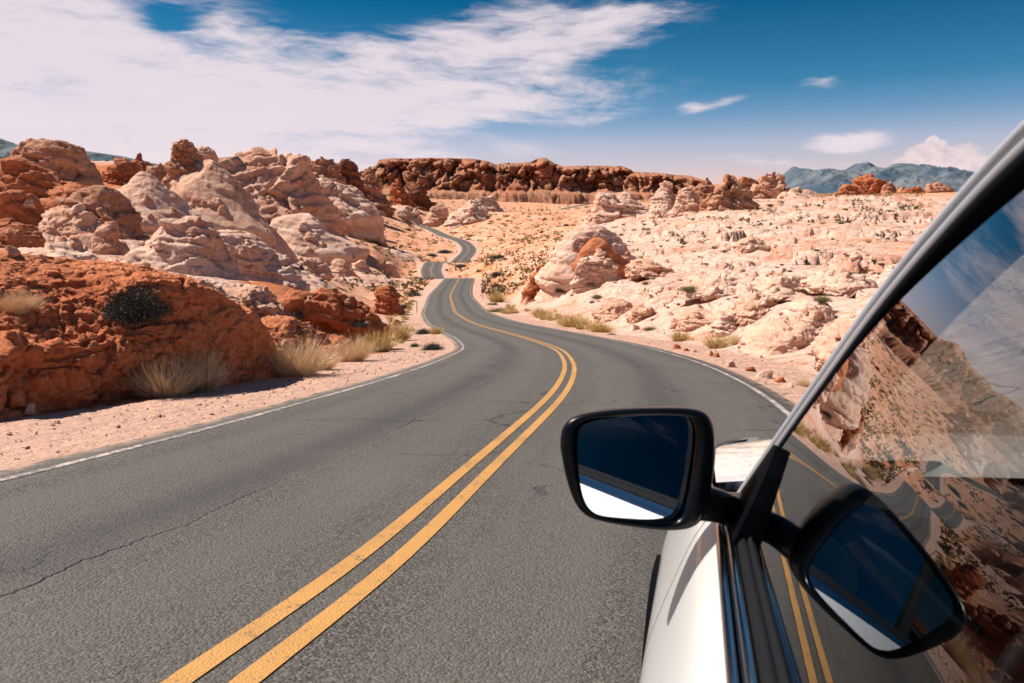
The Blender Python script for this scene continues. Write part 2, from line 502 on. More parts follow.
seam = g.m('MULTIPLY', g.ss(g.m('ABSOLUTE', g.m('ADD', g.m('ADD', ux, 1.35), g.m('MULTIPLY', g.m('SUBTRACT', g.noise(g.xyz(0.0, uy, 0.0), 1.3, 5, .7), .5), .30))), 0.018, 0.004), g.ss(g.noise(g.xyz(0.0, uy, 5.0), 0.3, 3), .42, .55))
c = g.mix(g.m('MULTIPLY', seam, .32), c, (.022, .02, .018))
edge = g.ss(g.m('ABSOLUTE', ux), 3.40, 3.62)
c = g.mix(g.m('MULTIPLY', edge, g.ss(g.noise(P, 2.5, 5, .7), .35, .6)), c, (.38, .24, .17))
g.put(b.inputs['Base Color'], c)
b.inputs['Roughness'].default_value = 0.78; b.inputs['Specular IOR Level'].default_value = 0.28
h = g.m('ADD', g.m('MULTIPLY', g.m('SUBTRACT', 1.0, agd), .6), g.m('MULTIPLY', gr2, .8))
h = g.m('SUBTRACT', h, g.m('MULTIPLY', g.m('MAXIMUM', ckm, seam), 1.2))
bump(g, b, h, .9, 0.013)


def paint_mat(name, col, worn, wear):
    m, g, b = new_mat(name)
    geo = g.new('ShaderNodeNewGeometry'); P = geo.outputs['Position']
    n = g.noise(P, 14.0, 6, .75); n2 = g.noise(P, 1.6, 4, .6)
    agg = g.voro(P, 85.0, 'F1', 'Distance')
    c = g.mix(g.ss(n2, .3, .7), col, tuple(q * .86 for q in col))
    c = g.mix(g.ss(g.m('ADD', g.m('ADD', n, g.m('MULTIPLY', agg, .22)), g.m('MULTIPLY', g.m('SUBTRACT', n2, .5), .5)), wear, wear + .12), c, worn)
    ckv = g.vm('ADD', P, g.vm('SCALE', g.noise(P, 1.4, 5, .6, 'Color'), .9))
    ck = g.voro(ckv, 0.9, 'DISTANCE_TO_EDGE')
    c = g.mix(g.m('MULTIPLY', g.ss(ck, .006, .0), .6), c, (.07, .055, .045))
    g.put(b.inputs['Base Color'], c); b.inputs['Roughness'].default_value = .7
    bump(g, b, g.m('ADD', n, g.m('MULTIPLY', agg, -.7)), .6, .008)
    return m


M['yellow'] = paint_mat('yellow road paint', (.50, .245, .062), (.16, .11, .06), .69)
M['white'] = paint_mat('white road paint', (.56, .45, .40), (.17, .14, .12), .53)
offs = [-3.72, -3.6, -3.0, -2, -1, 0, 1, 2, 3.0, 3.6, 3.72]
tag(road_ribbon('road', offs, 0.0, ma, drop_edges=True), kind='structure')
for nm, a0, a1, mt in (('road_line_yellow', -.16, -.058, 'yellow'), ('road_line_yellow', .058, .16, 'yellow'),
                       ('road_line_white', -3.35, -3.265, 'white'), ('road_line_white', 3.265, 3.35, 'white')):
    tag(road_ribbon(nm, [a0, a1], 0.005, M[mt]), kind='structure')
tag(bpy.data.objects['road_line_yellow'], kind='structure')

# ------------------------------------------------------------------ ground
# control points of the land: pixel, distance, and what the surface is (S slickrock, R red earth, P scrub plain)
GC = []
def gc(px, py, Y, typ): GC.append((at(px, py, Y), typ))
for a in [(-150, 440, 8.2, 'R'), (0, 421, 9.0, 'R'), (120, 403, 11.2, 'R'), (200, 393, 12.3, 'R'), (275, 380, 15.1, 'R'), (330, 366, 19.5, 'R'), (385, 352, 26, 'R'),
          (-150, 290, 17, 'R'), (0, 285, 19, 'R'), (120, 295, 20, 'R'), (220, 320, 20, 'R'), (290, 345, 22, 'R'),
          (-120, 250, 34, 'S'), (0, 248, 34, 'S'), (100, 266, 31, 'S'), (230, 292, 27, 'S'), (330, 305, 36, 'R'), (395, 312, 46, 'R'), (400, 297, 65, 'S'),
          (150, 258, 48, 'S'), (250, 268, 75, 'S'), (330, 272, 150, 'S'), (405, 276, 180, 'S'), (30, 226, 62, 'S'), (120, 224, 78, 'S'), (200, 214, 150, 'S'), (290, 245, 210, 'S'),
          (300, 224, 330, 'S'), (400, 250, 330, 'S'), (390, 228, 540, 'P'), (350, 212, 500, 'S'), (400, 214, 620, 'P'), (60, 195, 115, 'S'), (130, 192, 110, 'S'), (200, 188, 190, 'S'), (280, 200, 300, 'S'),
          (0, 190, 420, 'S'), (100, 190, 420, 'S'), (200, 190, 460, 'S'), (-100, 190, 120, 'R'), (0, 180, 150, 'R'), (150, 178, 170, 'R'), (260, 192, 330, 'S'),
          (410, 262, 260, 'P'), (470, 265, 250, 'P'), (510, 262, 260, 'P'), (500, 245, 360, 'P'), (400, 240, 420, 'P'), (540, 238, 400, 'P'), (500, 228, 520, 'P'), (560, 226, 500, 'P'),
          (470, 214, 640, 'P'), (520, 215, 780, 'P'), (430, 206, 800, 'P'), (590, 212, 620, 'P'), (620, 205, 700, 'P'), (500, 203, 1050, 'P'), (420, 200, 1200, 'P'), (620, 201, 1200, 'P'), (300, 200, 900, 'P'), (100, 200, 900, 'P'),
          (505, 300, 96, 'S'), (520, 312, 68, 'S'), (500, 280, 150, 'P'), (560, 312, 48, 'S'), (600, 327, 34, 'S'), (655, 341, 25, 'S'), (700, 355, 19, 'S'), (780, 386, 13.6, 'S'), (830, 392, 12.5, 'S'), (900, 430, 10, 'S'), (1100, 440, 9, 'S'),
          (545, 285, 92, 'S'), (590, 285, 75, 'S'), (570, 262, 125, 'S'), (650, 300, 48, 'S'), (650, 270, 85, 'S'), (640, 250, 140, 'S'), (650, 228, 220, 'S'), (600, 240, 220, 'S'), (620, 216, 340, 'S'), (680, 205, 350, 'S'),
          (750, 352, 19, 'S'), (750, 315, 27, 'S'), (750, 275, 46, 'S'), (750, 235, 95, 'S'), (740, 208, 230, 'S'),
          (850, 340, 17, 'S'), (850, 285, 30, 'S'), (850, 240, 60, 'S'), (850, 205, 200, 'S'), (820, 198, 400, 'S'), (900, 196, 500, 'P'),
          (960, 350, 14.5, 'S'), (1000, 300, 19, 'S'), (960, 205, 160, 'S'), (950, 240, 55, 'S'), (1150, 300, 19, 'S'), (1150, 230, 70, 'S'), (1150, 205, 250, 'S'),
          (760, 197, 800, 'P'), (900, 194, 1500, 'P'), (760, 196, 2500, 'P'), (500, 198, 2500, 'P'), (200, 198, 2500, 'P'), (900, 193, 5000, 'P'), (500, 195, 6000, 'P'), (100, 196, 6000, 'P')]:
    gc(*a)
for azd in (-170, -140, -110, -80, -58, 58, 80, 110, 140, 170):
    for r, e in ((4, None), (14, None), (60, .03), (300, .03), (2000, .02), (9000, .012)):
        x, y = math.sin(R_(azd)) * r, math.cos(R_(azd)) * r
        z = -1.28 - .135 * max(-40, min(y, 40)) if e is None else e * r + (-.09 * y if r < 100 else 0)
        GC.append((np.array([x, y, z]), 'R' if azd < 0 else 'S'))
for i in range(0, len(CL), 14):
    if np.linalg.norm(CL[i, :2]) > 2.5:
        rr = np.linalg.norm(CL[i, :2])
        if rr < 60 and i % 28: continue
        GC.append((CL[i] - np.array([0, 0, .1]), 'R' if rr < 60 else 'P'))
GP = np.array([q[0] for q in GC])
KA = 2.2


def lp(x, y):
    r = np.hypot(x, y) + 1e-6
    a = np.arctan2(x, y)
    return np.stack([np.sin(a) * KA, np.cos(a) * KA, np.log(r)], -1), r


GX, GR = lp(GP[:, 0], GP[:, 1])
GE = GP[:, 2] / GR


def _phi(d2): return np.sqrt(d2 + 0.02)


A_ = _phi(((GX[:, None] - GX[None]) ** 2).sum(-1)) - 0.006 * np.eye(len(GX))
n_ = len(GX)
A2 = np.block([[A_, np.ones((n_, 1))], [np.ones((1, n_)), np.zeros((1, 1))]])
GW = np.linalg.solve(A2, np.r_[GE, 0])
GT = np.array([[q[1] == t for t in 'SRP'] for q in GC], float)


CLi = np.arange(0, len(CL))
def land(x, y, detail=True):
    """height and surface weights of the land at world x, y"""
    x = np.asarray(x, float); y = np.asarray(y, float)
    N = len(x); z = np.zeros(N); W = np.zeros((N, 3)); dr = np.full(N, 1e3); zr = np.zeros(N)
    X, r = lp(x, y)
    c32 = CL.astype(np.float32)
    for i in range(0, N, 20000):
        sl = slice(i, i + 20000)
        D2 = ((X[sl, None] - GX[None]) ** 2).sum(-1)
        z[sl] = (_phi(D2) @ GW[:-1] + GW[-1]) * r[sl]
        w = 1 / (D2 + .004) ** 2
        W[sl] = w @ GT / w.sum(1)[:, None]
        near = r[sl] < 1300
        if near.any():
            xs = x[sl][near].astype(np.float32); ys = y[sl][near].astype(np.float32)
            q = (xs[:, None] - c32[None, :, 0]) ** 2 + (ys[:, None] - c32[None, :, 1]) ** 2
            k = q.argmin(1)
            t_ = (xs - c32[k, 0]) * T[k, 0] + (ys - c32[k, 1]) * T[k, 1]
            lat = (xs - c32[k, 0]) * NR[k, 0] + (ys - c32[k, 1]) * NR[k, 1]
            dloc = np.full(near.sum(), 1e3); dloc = np.sqrt(np.maximum(q[np.arange(len(k)), k] - t_ ** 2, 0)) ; dloc = np.where(np.abs(t_) > 4, 1e3, dloc)
            k2 = np.clip(k + np.sign(t_).astype(int), 0, len(CL) - 1)
            ds = np.maximum(np.hypot(CL[k2, 0] - CL[k, 0], CL[k2, 1] - CL[k, 1]), 1e-3)
            zz = CL[k, 2] + (CL[k2, 2] - CL[k, 2]) * np.clip(np.abs(t_) / ds, 0, 1)
            tmp = dr[sl]; tmp[near] = dloc * np.sign(lat); dr[sl] = tmp
            tmp = zr[sl]; tmp[near] = zz; zr[sl] = tmp
    ad = np.abs(dr)
    p3 = np.stack([x, y, 0 * x], -1)
    if detail:
        # slickrock: fractured slabs and steps; softer swells in red earth
        amp = sst(ad, 7.0, 15)
        wS = W[:, 0]
        hillk = np.clip(r / 26, .3, 1)
        wob = fbm(p3 * .35, 3, 5)
        z = z + amp * hillk * (fbm(p3 * .11, 4, 4) * (.5 + .5 * wS) + fbm(p3 * .02, 3, 9) * 2.2 * sst(r, 60, 300))
        # broken benches of slickrock: every joint block steps at its own level
        for sc, step, am, sd, tl in ((2.4, .34, .75, 11, .30), (7.5, 1.35, .85, 12, .32), (24., 2.6, .6, 13, .12)):
            qx = np.stack([(x * .8 + y * .5) / (sc * 1.8), (y * .85 - x * .4) / sc, 0 * x], -1)
            fv, e = facet(qx + fbm(p3 / sc * .7, 3, sd + 30)[:, None] * .18, sd, 2, 1.1)
            fade = amp * wS / (1 + (r / (sc * 42)) ** 2) * sst(r / sc, 2.2, 5.0)
            t = z / step + fv * (.55 if sc < 20 else .12) + wob * .45
            fr = t - np.floor(t)
            lo_ = .84 - .30 * sst(r, 50, 160)
            st = np.where(fr < lo_, .18 * fr / lo_, .18 + .82 * sst((fr - lo_) / (1 - lo_), 0, .85))
            z = z + fade * am * step * (st - fr) + fade * step * (-.35 * np.exp(-e / .02) + fv * tl)
        z = z + amp * (fbm(p3 * .9, 4, 3) * .09 * wS + (1 - wS) * fbm(p3 * 2.3, 4, 8) * .05) * hillk + fbm(p3 * .03, 4, 21) * np.clip((r - 500) / 400, 0, 6)
    # graded shoulder, then a cut or fill to the natural ground
    sh = 2.2 + 1.0 * fbm(p3 * .25, 2, 33)
    k = sst(ad, 3.7 + sh, 3.7 + sh + np.clip(.10 * r + 2.0, 2.5, 14))
    zs = zr - .045 - .03 * np.maximum(ad - 3.6, 0) - np.clip(r - 40, 0, 400) * .0006
    z = np.where(ad < 900, zs * (1 - k) + z * k, z)
    if detail:
        z = z + sst(ad, 3.75, 4.3) * (fbm(p3 * 3.1, 3, 41) * .018)
    grav = (1 - sst(ad, 3.7 + sh * .9, 3.7 + sh * 1.25)) * (ad < 900)
    return z, W, grav, ad


def h_at(x, y):
    return float(land(np.array([x]), np.array([y]))[0][0])


az_d = np.linspace(-44, 44, 1060)
az_o = np.linspace(44, 316, 150)[1:-1]
AZ = np.radians(np.r_[az_d, az_o])
RR = [0.5]
while RR[-1] < 14000:
    r = RR[-1]
    RR.append(r * (1.03 if r < 3 else 1.0075 if r < 9 else 1.0062 if r < 150 else 1.0085 if r < 700 else 1.03))
RR = np.array(RR)
GXY = np.stack([np.sin(AZ)[:, None] * RR, np.cos(AZ)[:, None] * RR], -1).reshape(-1, 2)
gz, gW, ggrav, gad = land(GXY[:, 0], GXY[:, 1])
mg, g, b = new_mat('desert ground')
geo = g.new('ShaderNodeNewGeometry'); P = geo.outputs['Position']
def attr(g, n):
    a = g.new('ShaderNodeAttribute'); a.attribute_name = n
    return a.outputs['Fac']
wS, wR, wP, wG = attr(g, 'slick'), attr(g, 'red'), attr(g, 'plain'), attr(g, 'gravel')
big = g.noise(P, .05, 5, .62); med = g.noise(P, .45, 6, .62); fin = g.noise(P, 4.5, 6, .68); mic = g.noise(P, 40.0, 4, .7)
wp = g.vm('ADD', P, g.vm('SCALE', g.noise(P, .25, 4, .6, 'Color'), 2.4))
crk = g.ss(g.voro(g.vm('MULTIPLY', wp, (.6, 1.0, 1.6)), .20, 'DISTANCE_TO_EDGE'), 0, .018)
crk2 = g.ss(g.voro(g.vm('MULTIPLY', wp, (.5, 1.0, 2.2)), .6, 'DISTANCE_TO_EDGE'), 0, .03)
s_c = g.mix(g.ss(med, .34, .64), (.54, .30, .205), (.68, .46, .365))
s_c = g.mix(g.ss(fin, .42, .62), s_c, (.70, .51, .42))
s_c = g.mix(g.m('MULTIPLY', g.ss(g.m('ADD', g.m('MULTIPLY', big, .5), g.m('MULTIPLY', med, .5)), .47, .60), .80), s_c, (.52, .215, .115))
s_c = g.mix(g.m('MULTIPLY', g.m('SUBTRACT', 1.0, crk), .30), s_c, (.24, .10, .055))
s_c = g.mix(g.m('MULTIPLY', g.m('SUBTRACT', 1.0, crk2), .15), s_c, (.36, .16, .09))
r_c = g.mix(g.ss(fin, .35, .66), (.36, .098, .038), (.56, .20, .088))
r_c = g.mix(g.m('MULTIPLY', g.ss(med, .5, .7), .4), r_c, (.50, .21, .11))
p_c = g.mix(g.ss(g.noise(P, .16, 6, .72), .40, .60), (.54, .20, .095), (.66, .37, .25))
p_c = g.mix(g.m('MULTIPLY', g.ss(g.noise(P, .7, 5, .75), .53, .66), .65), p_c, (.42, .27, .09))
p_c = g.mix(g.m('MULTIPLY', g.ss(g.noise(P, .035, 4, .6), .55, .66), .6), p_c, (.64, .43, .31))
v_c = g.mix(g.ss(mic, .35, .68), (.42, .235, .165), (.68, .45, .35))
v_c = g.mix(g.m('MULTIPLY', g.ss(fin, .45, .65), .5), v_c, (.60, .35, .25))
jig = g.m('MULTIPLY', g.m('SUBTRACT', g.noise(P, .25, 5, .65), .5), 1.1)
c = g.mix(g.ss(g.m('ADD', wR, jig), .42, .58), s_c, r_c)
c = g.mix(g.ss(g.m('ADD', wP, jig), .42, .58), c, p_c)
c = g.mix(g.ss(g.m('ADD', wG, g.m('MULTIPLY', g.m('SUBTRACT', fin, .5), .6)), .35, .65), c, v_c)
g.put(b.inputs['Base Color'], c)
b.inputs['Roughness'].default_value = .95; b.inputs['Specular IOR Level'].default_value = .1
h = g.m('ADD', g.m('MULTIPLY', med, 1.0), g.m('MULTIPLY', fin, .28))
h = g.m('ADD', h, g.m('MULTIPLY', g.m('MULTIPLY', g.m('MULTIPLY', crk, crk2), .22), g.ss(wS, .4, .7)))
h = g.m('ADD', h, g.m('MULTIPLY', mic, .022))
bump(g, b, h, .8, .55)
GO = mesh_np('ground', np.column_stack([GXY, gz]), grid_faces(len(AZ), len(RR), True), mg)
for nm, a in (('slick', gW[:, 0]), ('red', gW[:, 1]), ('plain', gW[:, 2]), ('gravel', ggrav)): set_attr(GO, nm, a)
tag(GO, kind='structure')

# ------------------------------------------------------------------ far cliffs and mountains
def skyline(pts, n):
    p = np.array(pts, float); x = np.linspace(p[0, 0], p[-1, 0], n)
    return x, np.interp(x, p[:, 0], p[:, 1])


def curtain(name, pts, ybase, Y, mat, n=420, m=56, back=300, talus=60, butt=45, freq=.012, seed=1, rough=1.0, ridge=True, vs=.35, ledk=1.0, cell=1.0):
    px, py = skyline(pts, n)
    py = py + .7 * fbm(np.column_stack([px * .05, 0 * px, 0 * px]), 4, seed + 50, .6)
    top = np.array([at(a, b_, Y) for a, b_ in zip(px, py)]); bot = np.array([at(a, ybase, Y) for a in px])
    v = np.r_[np.linspace(0, 1, m), 1 + np.linspace(0.05, 1, 12) ** 1.5]
    V = np.zeros((n, len(v), 3))
    vv = np.clip(v, 0, 1)[None]
    V[..., 0] = top[:, None, 0]
    V[..., 2] = bot[:, None, 2] + (top[:, None, 2] - bot[:, None, 2]) * vv - 45 * np.clip(1 - vv * 9, 0, 1)
    q = V.copy(); q[..., 2] *= vs; q[..., 1] = 0
    q = q.reshape(-1, 3)
    nz = (.65 * fbm(q * freq, 6, seed, .6, ridge) + .5 * fbm(q * freq * 2.7 + 5, 5, seed + 40, .62)).reshape(n, -1)
    f1, e, cid = voro3(q * freq * 6 + fbm(q * freq * 6, 3, seed + 4)[:, None] * .5, seed + 6)
    fvm, fem = facet(q * freq * 5 + fbm(q * freq * 6, 3, seed + 4)[:, None] * .3, seed + 6)
    nz3 = (fvm - .8 * np.exp(-fem / .05)).reshape(n, -1)
    f1, e, cid = voro3(q * freq * 2.2 + fbm(q * freq * 3, 3, seed + 3)[:, None] * .5, seed + 5)
    nz2 = ((cid - .5) * sst(e, 0, .1) - np.exp(-e / .06)).reshape(n, -1)
    led = np.sin(V[..., 2] * 6.28 / 23 + 3 * fbm(q * freq, 2, seed + 8).reshape(n, -1)) * ledk
    tl_ = np.clip((.22 - vv) / .22, 0, 1)
    env = np.sin(np.clip(vv, 0, 1) * np.pi * .5 + .15) * np.where(v[None] > 1, .12, 1 - .8 * sst(vv, .84, 1.0))
    V[..., 1] = Y - talus * (1 - vv) ** 1.3 - talus * 1.2 * tl_ ** 1.2 - (nz * butt + nz2 * butt * .38 * cell + nz3 * butt * .28 * cell + led * butt * .05) * env + np.where(v > 1, (v - 1) * back, 0)[None]
    V[..., 2] += np.where(v > 1, -(v - 1) ** 2 * 12, 0)[None] + (fbm(q * freq * 4, 3, seed + 11).reshape(n, -1) * 4 * rough) * vv * (1 - .8 * sst(vv, .85, 1))
    V[..., 0] += fbm(q * freq * 2 + 9, 3, seed + 13).reshape(n, -1) * butt * .15
    return mesh_np(name, V.reshape(-1, 3), grid_faces(n, len(v))[:, ::-1], mat)


tag(curtain('mesa_cliff', [(330, 182), (360, 172), (374, 166), (380, 160), (392, 158.5), (430, 158), (470, 158.5), (486, 161), (497, 165), (506, 163), (520, 163.5), (532, 162), (538, 158.5), (546, 158), (553, 163),
                         (562, 166.5), (590, 166), (622, 166.5), (634, 172), (655, 173), (690, 176), (702, 180), (720, 190), (740, 197)], 199, 1250, M['mesa'], seed=3, butt=62, freq=.010, vs=.9), kind='structure')
def mountains(pts, ybase, Y, depth, seed, n=520, m=110, wl=900.):
    px, py = skyline(pts, n)
    z1 = np.array([at(a, b_, Y)[2] for a, b_ in zip(px, py)]); z0 = at(512, ybase, Y)[2] - 10
    X = np.array([at(a, 190, Y)[0] for a in px])
    t = np.linspace(0, 1.35, m)[None]
    yy = Y - depth * (1 - t) + 0 * X[:, None]
    q = np.stack([X[:, None] + 0 * t, yy, 0 * yy], -1).reshape(-1, 3)
    rd = fbm(q / wl, 6, seed, .55, True).reshape(n, m); r2 = fbm(q / wl * 4 + 3, 5, seed + 9, .6, True).reshape(n, m)
    prof = np.where(t < 1, t ** 1.15, 1 - (t - 1) * 1.2)
    hh = (z1[:, None] - z0)
    z = z0 + hh * prof * (1 + .95 * (rd - .35) * np.clip(1.02 - t, 0, 1) ** .6 * np.clip(t * 4, 0, 1)) + hh * .36 * (r2 - .25) * np.clip(t * 2, 0, 1) * np.clip(1.15 - t, .15, 1)
    z = np.minimum(z, z0 + hh * 1.04)
    V = np.stack([X[:, None] + 0 * t, yy, z], -1)
    return mesh_np('mountain_range', V.reshape(-1, 3), grid_faces(n, m)[:, ::-1], M['mountain'])


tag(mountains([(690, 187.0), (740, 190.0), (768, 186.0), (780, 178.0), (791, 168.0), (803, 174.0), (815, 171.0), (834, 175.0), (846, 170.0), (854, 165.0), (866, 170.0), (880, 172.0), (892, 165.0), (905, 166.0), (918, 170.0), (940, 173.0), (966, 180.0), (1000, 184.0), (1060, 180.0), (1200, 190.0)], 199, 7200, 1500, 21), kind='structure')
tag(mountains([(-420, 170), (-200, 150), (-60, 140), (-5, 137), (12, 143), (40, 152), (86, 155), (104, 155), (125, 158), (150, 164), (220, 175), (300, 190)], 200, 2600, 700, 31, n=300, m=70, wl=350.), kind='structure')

# ------------------------------------------------------------------ red earth bank on the left
BB = [(-260, 470, 7.4), (-150, 446, 7.9), (0, 419, 9.0), (60, 410, 9.9), (120, 401, 11.0), (200, 391.5, 12.3), (250, 384, 13.8), (283, 376, 15.4), (296, 372, 16.4)]
BT = [(-330, 225, 10.5), (-170, 238, 11.3), (0, 250, 12.4), (60, 256, 12.9), (112, 262, 13.5), (172, 274, 14.4), (222, 293, 15.3), (258, 325, 16.0), (284, 362, 16.0), (297, 371, 16.5)]
b0 = np.array([at(*q) for q in BB]); t0 = np.array([at(*q) for q in BT])
def resample(p, n):
    l = np.r_[0, np.cumsum(np.linalg.norm(np.diff(p, axis=0), axis=1))]; t = np.linspace(0, l[-1], n)
    return np.stack([np.interp(t, l, p[:, i]) for i in range(3)], -1)
NU, NV1, NV2 = 620, 230, 60
bb, tt = resample(b0, NU), resample(t0, NU)
for a in (bb, tt):                                        # smooth the corners
    for _ in range(60): a[1:-1] = .5 * a[1:-1] + .25 * (a[:-2] + a[2:])
u = np.linspace(0, 1, NU)[:, None]
v = np.linspace(0, 1, NV1)[None]
bpx = bb @ np.array([1, 0, 0]) / (bb[:, 1] * CP - bb[:, 2] * SP) * FPX + CX
cl = sst(bpx, 110, 190)[:, None]                                     # how cliff-like the profile is
cl = np.clip(cl + .25 * fbm(np.column_stack([u[:, 0] * 9, 0 * u[:, 0], 0 * u[:, 0]]), 2, 4)[:, None], 0, 1)
hv = np.where(v < .20, v * .5, .10 + .90 * (v - .20) / .80) * (1 - cl) + cl * np.where(v < .6, .13 * v / .6, .13 + .87 * (v - .6) / .4)
zv0 = np.where(v < .20, v / .20 * .44, .44 + .56 * (v - .20) / .80)
zv = zv0 * (1 - cl) + cl * np.where(v < .6, .93 * v / .6, .93 + .07 * np.sin((v - .6) / .4 * np.pi / 2))
Vb = np.zeros((NU, NV1, 3))
Vb[..., :2] = bb[:, None, :2] + (tt - bb)[:, None, :2] * hv[..., None]
Vb[..., 2] = bb[:, None, 2] - .12 + (tt[:, None, 2] - bb[:, None, 2] + .12) * zv
bk = tt - bb; bk[:, 2] = 0; bk /= np.linalg.norm(bk, axis=1)[:, None] + 1e-6
w_ = np.linspace(0, 1, NV2 + 1)[None, 1:]
Vk = tt[:, None] + bk[:, None] * (w_ * 5.5)[..., None]
Vk[..., 2] -= (w_ ** 1.6) * np.maximum(1.3, .6)
V = np.concatenate([Vb, Vk], 1)
NVT = NV1 + NV2
du = np.gradient(V, axis=0); dv = np.gradient(V, axis=1)
nn = np.cross(du, dv); nn /= np.linalg.norm(nn, axis=-1, keepdims=True) + 1e-9
if nn[..., 2].mean() < 0: nn = -nn
q = V.reshape(-1, 3)
wpq = q + np.stack([fbm(q * .9, 3, 61), fbm(q * .9 + 31, 3, 62), fbm(q * .9 + 77, 3, 63)], -1) * .35
f1, e, cid = voro3(wpq * np.array([1.15, 1.15, 1.9]), 64)
fva, fea = facet(wpq * np.array([2.6, 2.6, 4.2]), 65)
fvb, feb = facet(wpq * 8.0, 68)
lay = q[:, 2] * 3.4 + fbm(q * .8, 3, 66) * 1.2
lr = ((np.sin(np.floor(lay) * 12.9898) * 43758.5453) % 1.0) - .5
fr = lay - np.floor(lay)
disp = fbm(q * .7, 4, 60) * .11 + ((cid - .5) * .22 * sst(e, 0, .06) - .07 * np.exp(-e / .03)) * np.broadcast_to(1 - .75 * sst(np.r_[np.linspace(0, 1, NV1), np.ones(NV2)][None], .25, .55), (NU, NVT)).reshape(-1) + .055 * fva - .04 * np.exp(-fea / .03) + .026 * fvb \
    + lr * .25 * sst(fr, 0, .15) * sst(1 - fr, 0, .15) + fbm(q * 6, 5, 67, .6) * .05
low = np.broadcast_to(1 - .5 * sst(np.r_[np.linspace(0, 1, NV1), np.ones(NV2)][None], .55, 1.0), (NU, NVT)).reshape(-1)
endf = np.broadcast_to(sst(1 - u, 0, .05) * .9 + .1, (NU, NVT)).reshape(-1)
V = V + nn * (disp * low * endf * np.broadcast_to(1 - .35 * sst(u, .5, .7), (NU, NVT)).reshape(-1)).reshape(NU, NVT, 1)
redbank = sandstone('red earth', unit=.55, light=(.60, .235, .11), mid=(.52, .165, .068), dark=(.32, .075, .028), red=(.42, .10, .036), redness=.5, bump_s=.75, strata=(.05, .03, .8))
tag(mesh_np('earth_bank', V.reshape(-1, 3), grid_faces(NU, NVT)[:, ::-1], redbank), kind='structure')

